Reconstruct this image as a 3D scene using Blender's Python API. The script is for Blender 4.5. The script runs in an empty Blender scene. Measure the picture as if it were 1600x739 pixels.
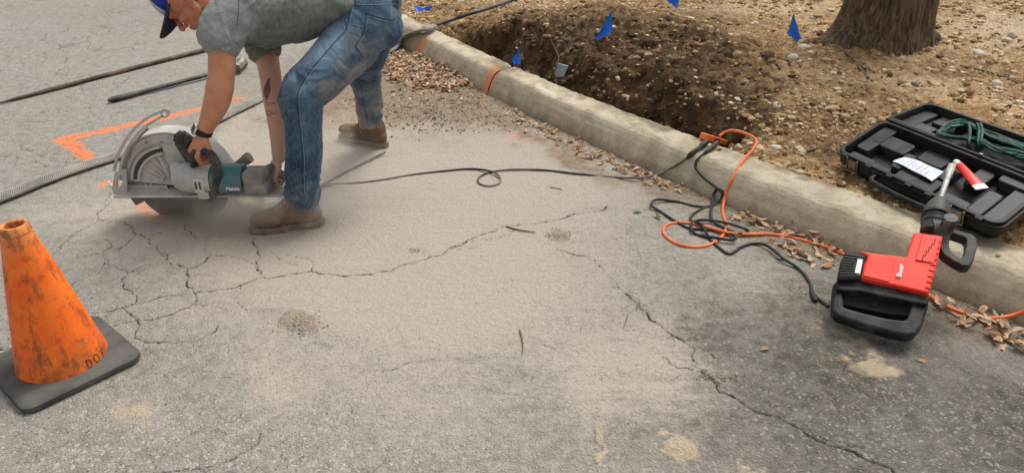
import bpy, bmesh, math, random
import numpy as np
from mathutils import Vector, Matrix
from mathutils.bvhtree import BVHTree

# ------------------------------------------------------------------ camera
scn = bpy.context.scene
COL = scn.collection
R = math.radians
CAMH, PITCH, FPX = 1.5, R(29), 1150.0
cam = bpy.data.cameras.new('camera'); camo = bpy.data.objects.new('camera', cam)
COL.objects.link(camo); scn.camera = camo
camo.location = (0, 0, CAMH); camo.rotation_euler = (math.pi/2 - PITCH, 0, 0)
cam.sensor_width = 36; cam.lens = 36*FPX/1600.0; cam.clip_start = .05; cam.clip_end = 500
cam.dof.use_dof = False
# ------------------------------------------------------------------ sky, sun, exposure
SUN_EL, SUN_AZ = R(60), R(38)       # azimuth measured from +Y towards +X
w = bpy.data.worlds.new('World'); scn.world = w; w.use_nodes = True
nt = w.node_tree; nt.nodes.clear()
sky = nt.nodes.new('ShaderNodeTexSky'); sky.sky_type = 'NISHITA'; sky.sun_disc = False
sky.sun_elevation = SUN_EL; sky.sun_rotation = SUN_AZ; sky.dust_density = 4; sky.air_density = 1.0
hs = nt.nodes.new('ShaderNodeHueSaturation'); hs.inputs['Saturation'].default_value = .10
bg = nt.nodes.new('ShaderNodeBackground'); bg.inputs[1].default_value = .14
wo = nt.nodes.new('ShaderNodeOutputWorld')
nt.links.new(sky.outputs[0], hs.inputs['Color']); nt.links.new(hs.outputs[0], bg.inputs[0]); nt.links.new(bg.outputs[0], wo.inputs[0])
sun = bpy.data.lights.new('sun', 'SUN'); suno = bpy.data.objects.new('sun', sun); COL.objects.link(suno)
sun.energy = 1.5; sun.angle = R(22); sun.color = (1, .95, .87)
sd = Vector((math.sin(SUN_AZ)*math.cos(SUN_EL), math.cos(SUN_AZ)*math.cos(SUN_EL), math.sin(SUN_EL)))
suno.rotation_euler = sd.to_track_quat('Z', 'Y').to_euler()
scn.view_settings.view_transform = 'Standard'; scn.view_settings.look = 'None'
scn.view_settings.exposure = 0.43; scn.view_settings.gamma = 1.0
scn.cycles.volume_step_rate = 1.0; scn.cycles.volume_bounces = 1

random.seed(7); rng = np.random.default_rng(7)
FW = np.array([0, math.cos(PITCH), -math.sin(PITCH)]); UP = np.array([0, math.sin(PITCH), math.cos(PITCH)]); RT = np.array([1., 0, 0])
CP = np.array([0, 0, CAMH])
def ray(u, v): return RT*(u-800)/FPX - UP*(v-369.5)/FPX + FW
def at(u, v, z=0.0):
    d = ray(u, v); return CP + d*((z-CAMH)/d[2])
def P(u, v, Y):
    d = ray(u, v); return CP + d*(Y/d[1])
def on_plane(u, v, O, N):
    d = ray(u, v); return CP + d*(np.dot(np.array(O)-CP, N)/np.dot(d, N))
V = lambda *a: np.array(a, float)
def nrm(a): a = np.array(a, float); return a/np.linalg.norm(a)

# ------------------------------------------------------------------ numpy noise
_perm = rng.permutation(4096)
def _h(ix, iy, iz):
    return _perm[(_perm[(_perm[ix & 4095] + iy) & 4095] + iz) & 4095]/4095.0
def vnoise(x, y, z=None):
    x = np.asarray(x, float); y = np.asarray(y, float)
    z = np.zeros_like(x) if z is None else np.asarray(z, float)
    fx, fy, fz = np.floor(x), np.floor(y), np.floor(z)
    ix, iy, iz = fx.astype(int), fy.astype(int), fz.astype(int)
    tx, ty, tz = x-fx, y-fy, z-fz
    tx, ty, tz = [t*t*(3-2*t) for t in (tx, ty, tz)]
    r = 0
    for a in (0, 1):
        wa = tx if a else 1-tx
        for b in (0, 1):
            wb = ty if b else 1-ty
            for c in (0, 1):
                wc = tz if c else 1-tz
                r = r + wa*wb*wc*_h(ix+a, iy+b, iz+c)
    return r*2-1
def fbm(x, y, z=None, oct=4, gain=.5):
    s, a, t = 0, 1, 0
    for i in range(oct):
        s = s + a*vnoise(x*2**i+17*i, y*2**i+5*i, None if z is None else z*2**i); t += a; a *= gain
    return s/t
def voronoi(x, y, jit=.9):
    fx, fy = np.floor(x).astype(int), np.floor(y).astype(int)
    f1 = np.full(x.shape, 9.); f2 = f1.copy(); cid = np.zeros(x.shape)
    for a in (-1, 0, 1):
        for b in (-1, 0, 1):
            px = fx+a+.5+jit*(_h(fx+a, fy+b, 3+0*fx)-.5); py = fy+b+.5+jit*(_h(fx+a, fy+b, 77+0*fx)-.5)
            d = np.hypot(px-x, py-y); hid = _h(fx+a, fy+b, 200+0*fx)
            m = d < f1
            f2 = np.where(m, f1, np.minimum(f2, d)); cid = np.where(m, hid, cid); f1 = np.where(m, d, f1)
    return f1, f2, cid
def sstep(a, b, x):
    t = np.clip((x-a)/(b-a), 0, 1); return t*t*(3-2*t)

# ------------------------------------------------------------------ the lie of the land
D0 = nrm((.56, -.83)); N0 = np.array([-D0[1], D0[0]])
KH = .16
_bot = [at(*p)[:2] for p in [(640,84),(700,110),(760,146),(800,172),(870,206),(980,252),(1081,300),(1130,322),(1224,360),(1300,386),(1465,462),(1600,510)]]
_bak = [at(p[0], p[1], KH)[:2] for p in [(625,22),(700,52),(790,98),(870,135),(1000,190),(1142,233),(1200,249),(1300,281),(1368,305),(1547,372),(1600,392)]]
def _tab(pts):
    t = np.array([p@D0 for p in pts]); n = np.array([p@N0 for p in pts])
    c = np.polyfit(t, n, 3); t2 = np.linspace(t[0], t[-1], 40); n2 = np.polyval(c, t2)
    s0 = (n2[1]-n2[0])/(t2[1]-t2[0]); s1 = (n2[-1]-n2[-2])/(t2[-1]-t2[-2])
    t2 = np.concatenate([[t2[0]-40], t2, [t2[-1]+40]]); n2 = np.concatenate([[n2[0]-40*s0], n2, [n2[-1]+40*s1]])
    return t2, n2
_bt, _kt = _tab(_bot), _tab(_bak)
TB0 = _kt[0][1]
def bN(t): return np.interp(t, *_bt)
def kN(t):
    k = np.interp(t, *_kt); return np.maximum(k, bN(t)+.2)
KPROF = [(0, -.12), (0, -.01), (.015, .012), (.07, .050), (.17, .098), (.25, .126), (.31, .141), (.38, .149), (.5, .153), (.75, .157), (.96, .160), (1.0, .152), (1.0, -.10)]
def kerb_h(f): return np.interp(f, [p[0] for p in KPROF[1:-1]], [p[1] for p in KPROF[1:-1]])
def tn(x, y): return x*D0[0]+y*D0[1], x*N0[0]+y*N0[1]
def tpx(u, v, z=KH): p = at(u, v, z); return p[:2]@D0
T_TR0, T_TR1 = tpx(700, 50), tpx(1150, 222)
MND = at(985, 40, .35)
MT, MN = tn(MND[0], MND[1])
def soil_h(x, y, detail=False):
    x = np.asarray(x, float); y = np.asarray(y, float)
    t, n = tn(x, y); d = n-kN(t)
    wob = .10*vnoise(x*5, y*5)+.05*vnoise(x*13, y*13)
    h = KH - .03 + .035*np.clip(d, 0, 2.5) + .02*vnoise(x*1.3, y*1.3)
    md = ((t-MT)/1.15)**2 + ((n-MN)/.62)**2
    h = h + .20*np.exp(-md) + .05*sstep(.0, .5, d)*vnoise(x*3.1, y*3.1)*np.exp(-md*.4)
    tt = (t-T_TR0)/(T_TR1-T_TR0)
    wid = .19 + .07*np.sin(np.clip(tt, 0, 1)*9)
    tr = sstep(-.05, .03, tt+wob*.25)*(1-sstep(.965, 1.0, tt+wob*.2))*(1-sstep(wid-.06, wid+.18, d+wob*.8))
    h = h - tr*(.27+.05*vnoise(x*6, y*6))
    h = h*1.0
    return (h, tr, np.exp(-md)) if detail else h
def H(x, y):
    x = np.asarray(x, float); y = np.asarray(y, float)
    t, n = tn(x, y); b, k = bN(t), kN(t)
    f = (n-b)/(k-b)
    return np.where(f <= 0, 0.0, np.where(f >= 1, soil_h(x, y), kerb_h(np.clip(f, 0, 1))))
def surf(u, v, off=0.0):
    d = ray(u, v); s = np.linspace(1.2, 14, 2600)
    pts = CP[None]+d[None]*s[:, None]
    g = pts[:, 2]-H(pts[:, 0], pts[:, 1])-off
    i = int(np.argmax(g <= 0))
    if g[i] > 0: i = len(s)-1
    a = g[i-1]/(g[i-1]-g[i]+1e-12) if i else 0
    return pts[i-1]*(1-a)+pts[i]*a

# ------------------------------------------------------------------ object helpers
def tag(o, label=None, cat=None, group=None, kind=None):
    if label: o['label'] = label
    if cat: o['category'] = cat
    if group: o['group'] = group
    if kind: o['kind'] = kind
    return o
def empty(name, loc, label, cat, group=None, kind=None):
    o = bpy.data.objects.new(name, None); COL.objects.link(o); o.location = Vector([float(c) for c in loc]); o.empty_display_size = .05
    return tag(o, label, cat, group, kind)
def wloc(o):
    p = Vector((0, 0, 0))
    while o: p = p+o.location; o = o.parent
    return p
def link(name, me, parent=None, loc=None):
    o = bpy.data.objects.new(name, me); COL.objects.link(o)
    if parent: o.parent = parent
    if loc is not None: o.location = loc
    return o
def fast_mesh(name, verts, quads, mat, smooth=True):
    me = bpy.data.meshes.new(name); verts = np.asarray(verts, np.float32); quads = np.asarray(quads, np.int32)
    n, k = quads.shape
    me.vertices.add(len(verts)); me.vertices.foreach_set('co', verts.ravel())
    me.loops.add(n*k); me.loops.foreach_set('vertex_index', quads.ravel())
    me.polygons.add(n); me.polygons.foreach_set('loop_start', np.arange(0, n*k, k, dtype=np.int32))
    try: me.polygons.foreach_set('loop_total', np.full(n, k, np.int32))
    except Exception: pass
    me.update(calc_edges=True)
    me.polygons.foreach_set('use_smooth', np.full(n, smooth))
    if mat: me.materials.append(mat)
    return me
def attr(me, name, a):
    at_ = me.attributes.new(name, 'FLOAT_COLOR', 'POINT'); at_.data.foreach_set('color', np.asarray(a, np.float32).ravel())
def catmull(pts, per=6, closed=False):
    pts = [np.array(p, float) for p in pts]; n = len(pts); out = []
    if n < 3: return pts
    rngi = range(n if closed else n-1)
    for i in rngi:
        if closed: p0, p1, p2, p3 = pts[i-1], pts[i], pts[(i+1) % n], pts[(i+2) % n]
        else: p0, p1, p2, p3 = pts[max(i-1, 0)], pts[i], pts[i+1], pts[min(i+2, n-1)]
        for k in range(per):
            t = k/per; out.append(.5*((2*p1)+(-p0+p2)*t+(2*p0-5*p1+4*p2-p3)*t*t+(-p0+3*p1-3*p2+p3)*t**3))
    if not closed: out.append(pts[-1])
    return out
class MB:
    def __init__(s): s.v = []; s.f = []
    def add(s, v, f):
        b = len(s.v); s.v += [tuple(map(float, p)) for p in v]; s.f += [tuple(b+i for i in q) for q in f]; return s
    def box(s, c, size, X=(1,0,0), Y=(0,1,0), Z=(0,0,1), taper=1.0):
        X, Y, Z = V(*X), V(*Y), V(*Z); c = np.array(c, float); vs = []
        for sz in (-1, 1):
            k = taper if sz > 0 else 1
            for a, b in ((-1,-1),(1,-1),(1,1),(-1,1)): vs.append(c+X*a*size[0]/2*k+Y*b*size[1]/2*k+Z*sz*size[2]/2)
        return s.add(vs, [(3,2,1,0),(4,5,6,7),(0,1,5,4),(1,2,6,5),(2,3,7,6),(3,0,4,7)])
    def prism(s, pts, off0, off1):
        """pts: 3D outline (closed); extruded from +off0 to +off1 (vectors)"""
        n = len(pts); vs = [np.array(p)+off0 for p in pts]+[np.array(p)+off1 for p in pts]
        return s.add(vs, [tuple(range(n))[::-1], tuple(range(n, 2*n))]+[(i, (i+1) % n, n+(i+1) % n, n+i) for i in range(n)])
    def ring_prism(s, outer, inner, off0, off1):
        n = len(outer); vs = [np.array(p)+off0 for p in outer]+[np.array(p)+off0 for p in inner]+[np.array(p)+off1 for p in outer]+[np.array(p)+off1 for p in inner]
        fs = []
        for i in range(n):
            j = (i+1) % n
            fs += [(i, n+i, n+j, j)[::-1], (2*n+i, 3*n+i, 3*n+j, 2*n+j), (i, j, 2*n+j, 2*n+i), (n+j, n+i, 3*n+i, 3*n+j)]
        return s.add(vs, fs)
    def tube(s, pts, rad, sides=10, closed=False, cap='flat', ell=None, up=(0,0,1)):
        """rad: number or list; ell: (a,b) factors across / along 'up'"""
        pts = [np.array(p, float) for p in pts]; n = len(pts)
        rad = [rad]*n if np.isscalar(rad) else list(rad)
        if cap == 'round' and not closed:
            d0 = nrm(pts[0]-pts[1]); d1 = nrm(pts[-1]-pts[-2]); r0, r1 = rad[0], rad[-1]
            A = [(pts[0]+d0*r0*math.sin(a), r0*math.cos(a)) for a in (1.45, 1.1, .75, .4)]
            B = [(pts[-1]+d1*r1*math.sin(a), r1*math.cos(a)) for a in (.4, .75, 1.1, 1.45)]
            pts = [a[0] for a in A]+pts+[b[0] for b in B]; rad = [a[1] for a in A]+rad+[b[1] for b in B]
            n = len(pts)
        b = len(s.v); up = np.array(up, float); prev = None
        for i in range(n):
            if closed: d = pts[(i+1) % n]-pts[i-1]
            else: d = pts[min(i+1, n-1)]-pts[max(i-1, 0)]
            d = nrm(d)
            if ell is None and prev is not None: x = prev-d*np.dot(prev, d)
            else:
                u_ = up if abs(np.dot(up, d)) < .97 else V(0, 1, 0)
                x = np.cross(d, u_)
            x = nrm(x); prev = x; y = np.cross(x, d)
            ea, eb = ell if ell else (1, 1)
            for k in range(sides):
                a = 2*math.pi*k/sides
                s.v.append(tuple(pts[i]+x*math.cos(a)*rad[i]*ea+y*math.sin(a)*rad[i]*eb))
        m = n if closed else n-1
        for i in range(m):
            for k in range(sides):
                j = (i+1) % n; k2 = (k+1) % sides
                s.f.append((b+i*sides+k, b+i*sides+k2, b+j*sides+k2, b+j*sides+k))
        if not closed:
            s.f.append(tuple(b+k for k in range(sides))[::-1]); s.f.append(tuple(b+(n-1)*sides+k for k in range(sides)))
        return s
    def lathe(s, prof, O, A, sides=32, X=None):
        """prof: list of (distance along A, radius)"""
        A = nrm(A); X = nrm(np.cross(A, (0, 0, 1) if abs(A[2]) < .9 else (1, 0, 0))) if X is None else nrm(X); Yv = np.cross(A, X)
        b = len(s.v); n = len(prof)
        for h, r in prof:
            for k in range(sides):
                a = 2*math.pi*k/sides; s.v.append(tuple(np.array(O)+A*h+(X*math.cos(a)+Yv*math.sin(a))*r))
        for i in range(n-1):
            for k in range(sides):
                k2 = (k+1) % sides; s.f.append((b+i*sides+k, b+i*sides+k2, b+(i+1)*sides+k2, b+(i+1)*sides+k))
        s.f.append(tuple(b+k for k in range(sides))[::-1]); s.f.append(tuple(b+(n-1)*sides+k for k in range(sides)))
        return s
    def ell(s, c, r, X=(1,0,0), Y=(0,1,0), Z=(0,0,1), nu=16, nv=10):
        X, Y, Z = V(*X), V(*Y), V(*Z); c = np.array(c, float); vs = []; fs = []
        for j in range(1, nv):
            th = math.pi*j/nv
            for i in range(nu):
                ph = 2*math.pi*i/nu
                vs.append(c+X*r[0]*math.sin(th)*math.cos(ph)+Y*r[1]*math.sin(th)*math.sin(ph)+Z*r[2]*math.cos(th))
        vs += [c+Z*r[2], c-Z*r[2]]; T, B = len(vs)-2, len(vs)-1
        for j in range(nv-2):
            for i in range(nu): i2 = (i+1) % nu; fs.append((j*nu+i, (j+1)*nu+i, (j+1)*nu+i2, j*nu+i2))
        for i in range(nu): i2 = (i+1) % nu; fs += [(T, i, i2), (B, (nv-2)*nu+i2, (nv-2)*nu+i)]
        return s.add(vs, fs)
    def mesh(s, name, mat, smooth=True, origin=(0,0,0)):
        me = bpy.data.meshes.new(name); o = np.array(origin, float)
        me.from_pydata([tuple(np.array(p)-o) for p in s.v] if np.any(o) else s.v, [], s.f)
        bm = bmesh.new(); bm.from_mesh(me); bmesh.ops.recalc_face_normals(bm, faces=bm.faces); bm.to_mesh(me); bm.free()
        if mat: me.materials.append(mat)
        if smooth:
            me.polygons.foreach_set('use_smooth', [True]*len(me.polygons))
            try: me.set_sharp_from_angle(angle=R(38))
            except Exception: pass
        me.update(); return me
    def build(s, name, mat, parent=None, smooth=True, bevel=0, loc=None, seg=2):
        org = wloc(parent) if parent else (Vector([float(c) for c in loc]) if loc is not None else Vector((0,0,0)))
        o = link(name, s.mesh(name, mat, smooth, org), parent, None if parent or loc is None else org)
        if bevel:
            m = o.modifiers.new('bevel', 'BEVEL'); m.width = bevel; m.segments = seg; m.limit_method = 'ANGLE'; m.angle_limit = R(35); m.harden_normals = False
        return o
def blend(mb, name, mat, voxel, smooth_it=5, parent=None, disp=None, post=None):
    """one continuous skin round overlapping pieces: voxel union, smoothed; disp(verts, normals) -> offset"""
    org = wloc(parent) if parent else Vector((0, 0, 0))
    me = mb.mesh(name+'_raw', None, False); o = bpy.data.objects.new('raw', me); COL.objects.link(o)
    m = o.modifiers.new('r', 'REMESH'); m.mode = 'VOXEL'; m.voxel_size = voxel; m.use_smooth_shade = True
    if smooth_it:
        m = o.modifiers.new('s', 'SMOOTH'); m.factor = .5; m.iterations = smooth_it
    dg = bpy.context.evaluated_depsgraph_get(); dg.update()
    me2 = bpy.data.meshes.new_from_object(o.evaluated_get(dg)); me2.name = name
    bpy.data.objects.remove(o); bpy.data.meshes.remove(me)
    n = len(me2.vertices); co = np.empty(n*3, np.float32); me2.vertices.foreach_get('co', co); co = co.reshape(-1, 3).astype(float)
    if disp is not None:
        no = np.empty(n*3, np.float32); me2.vertex_normals.foreach_get('vector', no) if hasattr(me2, 'vertex_normals') else me2.vertices.foreach_get('normal', no)
        no = no.reshape(-1, 3).astype(float); d = disp(co, no)
        co = co+(no*d[:, None] if d.ndim == 1 else d)
    if post is not None: post(me2, co)
    me2.vertices.foreach_set('co', (co-np.array(org)[None]).astype(np.float32).ravel())
    me2.materials.clear(); me2.materials.append(mat); me2.polygons.foreach_set('use_smooth', [True]*len(me2.polygons)); me2.update()
    return link(name, me2, parent)
def bvh_of(o):
    p = wloc(o); me = o.data
    return BVHTree.FromPolygons([v.co+p for v in me.vertices], [tuple(q.vertices) for q in me.polygons])
def hit(bvh, u, v, off=.001):
    d = Vector(ray(u, v)).normalized(); h = bvh.ray_cast(Vector(CP), d)
    return None if h[0] is None else np.array(h[0])-np.array(d)*off

# ------------------------------------------------------------------ materials
def mat_new(name):
    m = bpy.data.materials.new(name); m.use_nodes = True; n = m.node_tree
    return m, n, n.nodes['Principled BSDF']
def N(n, t, **k):
    x = n.nodes.new('ShaderNode'+t)
    for a, b in k.items():
        if a.startswith('_'): setattr(x, a[1:], b)
        else: x.inputs[a.replace('_', ' ')].default_value = b
    return x
def mixc(n, fac, a, b, mode='MIX'):
    m = n.nodes.new('ShaderNodeMix'); m.data_type = 'RGBA'; m.blend_type = mode; m.clamp_result = False
    for sock, val in ((m.inputs[0], fac), (m.inputs[6], a), (m.inputs[7], b)):
        if hasattr(val, 'is_linked') or hasattr(val, 'links'): n.links.new(val, sock)
        elif isinstance(val, (int, float)): sock.default_value = val
        else: sock.default_value = (*val, 1) if len(val) == 3 else val
    return m.outputs[2]
def math_(n, op, a, b=0.0, c=None, clamp=False):
    m = n.nodes.new('ShaderNodeMath'); m.operation = op; m.use_clamp = clamp
    for i, val in enumerate((a, b) if c is None else (a, b, c)):
        if hasattr(val, 'links'): n.links.new(val, m.inputs[i])
        else: m.inputs[i].default_value = val
    return m.outputs[0]
def mrange(n, x, a, b, c=0.0, d=1.0):
    m = n.nodes.new('ShaderNodeMapRange'); m.clamp = True; m.interpolation_type = 'SMOOTHSTEP'
    n.links.new(x, m.inputs[0]); m.inputs[1].default_value = a; m.inputs[2].default_value = b; m.inputs[3].default_value = c; m.inputs[4].default_value = d
    return m.outputs[0]
def noise_(n, co, scale, detail=4, rough=.55, dist=0):
    x = n.nodes.new('ShaderNodeTexNoise'); x.inputs['Scale'].default_value = scale; x.inputs['Detail'].default_value = detail
    x.inputs['Roughness'].default_value = rough; x.inputs['Distortion'].default_value = dist; n.links.new(co, x.inputs['Vector']); return x.outputs[0]
def bump_(n, h, strength, dist=.01, prev=None):
    b = n.nodes.new('ShaderNodeBump'); b.inputs['Strength'].default_value = strength; b.inputs['Distance'].default_value = dist
    n.links.new(h, b.inputs['Height'])
    if prev is not None: n.links.new(prev, b.inputs['Normal'])
    return b.outputs[0]
def pmat(name, c1, c2=None, scale=8, rough=.6, metal=0, bump=0, bscale=60, bdist=.003, dust=0, dustc=(.42,.37,.31), dscale=5, spec=.3, lo=.35, hi=.65, rand=0, updust=0, coat=0):
    """two-tone noise colour, fine relief, and an irregular film of dust"""
    m, n, b = mat_new(name)
    tc = n.nodes.new('ShaderNodeTexCoord').outputs['Object']
    f = mrange(n, noise_(n, tc, scale, 5), lo, hi)
    col = mixc(n, f, c1, c2 or c1)
    if rand:
        oi = n.nodes.new('ShaderNodeObjectInfo').outputs['Random']
        h = n.nodes.new('ShaderNodeHueSaturation'); n.links.new(col, h.inputs['Color'])
        n.links.new(mrange(n, oi, 0, 1, 1-rand, 1+rand), h.inputs['Value']); 
        wn = n.nodes.new('ShaderNodeTexWhiteNoise'); wn.noise_dimensions = '1D'; n.links.new(oi, wn.inputs['W'])
        n.links.new(mrange(n, wn.outputs['Value'], 0, 1, .485, .52), h.inputs['Hue'])
        n.links.new(mrange(n, wn.outputs['Value'], 0, 1, 1.15, .6), h.inputs['Saturation'])
        col = h.outputs[0]
    if dust or updust:
        d = mrange(n, noise_(n, tc, dscale, 6, .65), .38, .72, 0, dust)
        if updust:
            g = n.nodes.new('ShaderNodeNewGeometry').outputs['Normal']; sx = n.nodes.new('ShaderNodeSeparateXYZ'); n.links.new(g, sx.inputs[0])
            d = math_(n, 'ADD', d, mrange(n, sx.outputs[2], .1, .95, 0, updust), clamp=True)
        col = mixc(n, d, col, dustc)
        n.links.new(math_(n, 'ADD', math_(n, 'MULTIPLY', d, .5), rough, clamp=True), b.inputs['Roughness'])
    else: b.inputs['Roughness'].default_value = rough
    n.links.new(col, b.inputs['Base Color'])
    b.inputs['Metallic'].default_value = metal; b.inputs['Specular IOR Level'].default_value = spec
    if coat: b.inputs['Coat Weight'].default_value = coat
    if bump: n.links.new(bump_(n, noise_(n, tc, bscale, 4, .6), bump, bdist), b.inputs['Normal'])
    return m
# ================================================================== GROUND
def proj(x, y, z=0.0):
    w_ = y*FW[1]+(z-CAMH)*FW[2]; w_ = np.where(w_ < .2, 1e9, w_)
    return 800+FPX*x/w_, 369.5-FPX*(y*UP[1]+(z-CAMH)*UP[2])/w_
def blob(u, v, lst):
    s = np.zeros_like(u)
    for cx, cy, rx, ry, ang, a in lst:
        c, sn = math.cos(R(ang)), math.sin(R(ang)); dx, dy = u-cx, v-cy
        s = s + a*np.exp(-(((dx*c+dy*sn)/rx)**2+((-dx*sn+dy*c)/ry)**2))
    return s
def jag(pts, it=4, amp=.13):
    pts = [np.array(p[:2], float) for p in pts]
    for k in range(it):
        o = []
        for a, b in zip(pts[:-1], pts[1:]):
            d = b-a; o += [a, (a+b)/2+np.array([-d[1], d[0]])*random.uniform(-amp, amp)]
        pts = o+[pts[-1]]
        if np.mean([np.hypot(*(b-a)) for a, b in zip(pts[:-1], pts[1:])]) < .006: break
    return pts
CR = [ # (width in mm, pixel polyline)
 (6, [(120,491),(140,487),(188,480),(213,474),(250,464),(303,458),(340,452),(376,446),(406,434),(440,431),(486,424),(520,428),(561,430),(610,424),(660,407),(700,389),(740,370),(765,362),(800,353),(838,350),(880,342),(915,334),(952,322)]),
 (4, [(700,389),(730,377),(795,367),(806,358)]), (2.5, [(700,396),(735,388),(765,380)]),
 (5, [(188,480),(204,490),(213,500),(230,499),(248,496),(275,487),(293,482),(303,474),(303,458)]),
 (5, [(211,473),(206,458),(192,447),(190,437)]), (4, [(190,437),(200,427),(185,420),(170,414)]),
 (4, [(103,446),(130,436),(158,420),(163,410),(170,414)]), (4, [(200,427),(230,415),(261,411)]),
 (5, [(261,411),(293,421),(310,415),(330,400)]), (5, [(293,421),(291,446),(303,458)]),
 (4, [(261,411),(262,402),(240,398)]), (4, [(330,400),(350,401),(376,404),(398,415),(406,430)]),
 (3, [(376,448),(371,460),(373,475),(385,485)]), (3, [(303,476),(330,479),(358,487),(395,486),(417,483)]),
 (4, [(213,500),(214,515),(213,528)]), (3, [(213,528),(248,535),(280,534),(312,531),(330,520),(342,508)]),
 (6, [(-10,551),(0,544),(27,541)]), (3, [(0,473),(30,470)]), (3, [(165,510),(190,505),(213,500)]),
 (4, [(165,320),(151,344),(127,359),(105,372)]), (3, [(151,344),(170,346),(195,347)]),
 (4, [(195,347),(214,366),(232,372),(240,384),(262,398),(262,402)]), (4, [(161,393),(170,408),(170,414)]),
 (3, [(214,366),(195,384),(165,395),(120,402)]), (3, [(161,393),(175,385),(165,375)]), (3,[(105,372),(95,390),(60,410),(40,430)]),
 (4, [(410,432),(400,410),(402,392),(398,372)]), (2.5, [(402,392),(430,398),(445,408),(465,415)]), (3,[(486,424),(487,408),(470,403),(440,400)]),
 (3, [(330,400),(322,380),(300,366),(290,350)]), (3, [(300,366),(262,360),(232,372)]),
 (3, [(248,737),(290,732),(321,730),(345,722),(367,716),(392,700),(408,677)]), (3, [(200,745),(248,737)]),
 (4, [(868,388),(890,395),(912,400),(935,412)]), (2.5, [(935,412),(955,435),(975,455)]),
 (7, [(975,457),(990,468),(1000,482),(1015,498),(1032,507),(1050,523),(1070,533),(1085,545)]), (3, [(1085,545),(1084,562),(1092,577)]),
 (6, [(1035,557),(1048,568),(1060,574),(1090,578)]), (8, [(1090,578),(1112,592),(1125,612),(1150,622),(1172,636),(1200,648),(1222,656),(1245,667),(1262,680),(1285,690),(1300,697),(1335,706),(1360,722),(1395,737),(1410,755)]),
 (4, [(1280,682),(1310,690),(1350,700)]), (3, [(1085,545),(1105,548),(1120,560)]),
 (1.3, [(640,566),(680,560),(720,559),(760,562)]), (2, [(590,580),(625,572),(660,560)]), (2,[(845,537),(890,545),(935,552)]),
 (4, [(19,0),(30,22),(22,38),(2,46)]), (4, [(0,60),(14,74),(35,80),(60,98),(75,128),(52,140)]), (3,[(35,100),(38,128),(55,140)]),
 (4, [(70,50),(62,62),(90,78),(105,98),(92,120)]), (3, [(190,150),(140,143),(108,136),(95,120)]), (4, [(92,146),(118,156),(140,165),(142,176),(158,186)]),
 (3, [(150,175),(110,178),(60,188),(20,200)]), (3, [(15,215),(70,236),(130,232),(200,225)]), (3,[(60,98),(110,92),(150,86)]), (3, [(30,176),(44,205),(35,230)]),
 (3, [(130,8),(128,30),(110,44),(85,60)]), (3, [(205,30),(198,44),(186,60)]), (3,[(250,95),(262,112),(300,122)]), (3,[(160,40),(150,58),(168,78),(150,86)]),
 (4, [(0,225),(38,250),(80,262)]), (3, [(160,318),(172,300),(178,330)]),
]
def ground_rows():
    ys = [1.18]
    while ys[-1] < 8.3: y = ys[-1]; ys.append(y+.9*(y*y+CAMH**2)/CAMH/736)
    a = list(-16+np.arange(0, 12)*1.45)
    b = []; y = ys[-1]
    while y < 80: y *= 1.12; b.append(y)
    return np.array([q for q in a if q < 1.1]+ys+b)
ys = ground_rows()
s_d = np.arange(-.76, .7601, 1/736.0)
so = np.array([.8, .86, .95, 1.1, 1.4, 1.8, 2.5, 3.5, 5, 8, 14])
ss = np.concatenate([-so[::-1], s_d, so])
wv = np.maximum(.875*ys+.73, 1.76)
GX = ss[None, :]*wv[:, None]; GY = np.repeat(ys[:, None], len(ss), 1)
nr, nc = GX.shape
x, y = GX.ravel(), GY.ravel()
t_, n_ = tn(x, y); keepv = n_ < bN(t_)+.10
U_, V_ = proj(x, y)
inview = (U_ > -120) & (U_ < 1720) & (V_ > -40) & (V_ < 800)
# --- fields
wx = .03*fbm(x*6, y*6, oct=3); wy = .03*fbm(x*6+40, y*6, oct=3)
nz1 = fbm(x*1.6, y*1.6, oct=5); nz2 = fbm(x*7, y*7, oct=4, gain=.6); nz3 = fbm(x*28, y*28, oct=3, gain=.6)
uw, vw = U_+45*nz2+20*nz3, V_+22*fbm(x*7+9, y*7, oct=4)+10*nz3
dust = blob(uw, vw, [(650,330,330,150,0,.75),(800,235,190,55,8,.9),(500,250,130,55,0,.7),(720,520,330,170,0,.45),(280,345,240,60,0,.45),(620,430,280,90,0,.45),
                     (1040,560,60,70,0,.45),(930,620,50,90,0,.35),(430,600,50,40,0,.35),(220,650,60,35,0,.35),(1180,430,130,60,20,.35),(1010,620,120,60,30,.25),(400,60,160,45,-8,.4),(200,400,240,100,0,.16),(420,200,90,60,0,.55),(150,320,160,30,0,.15)])
dust = dust + blob(uw, vw, [(660,650,380,130,0,.24)])
scuff = sstep(.12, .42, fbm(x*3.2+.5*nz2, y*19, oct=4, gain=.6))*.75+sstep(.2, .5, fbm(x*12+30, y*30+9, oct=3))*.5
dust = np.clip(dust*(1+.35*nz1+.25*nz2)-.22*scuff*sstep(-.3, .4, fbm(x*2+77, y*2, oct=2)), 0, 1)
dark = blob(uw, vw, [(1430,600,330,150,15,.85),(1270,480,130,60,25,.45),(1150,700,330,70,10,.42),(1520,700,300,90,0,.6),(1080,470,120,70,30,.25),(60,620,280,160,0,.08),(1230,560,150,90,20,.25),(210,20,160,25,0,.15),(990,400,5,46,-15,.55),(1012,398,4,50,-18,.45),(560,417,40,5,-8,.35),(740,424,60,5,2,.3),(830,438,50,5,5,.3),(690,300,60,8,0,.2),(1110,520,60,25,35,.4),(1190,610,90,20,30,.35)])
dark = np.clip(dark*(1+.3*nz1), 0, 1)
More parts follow.
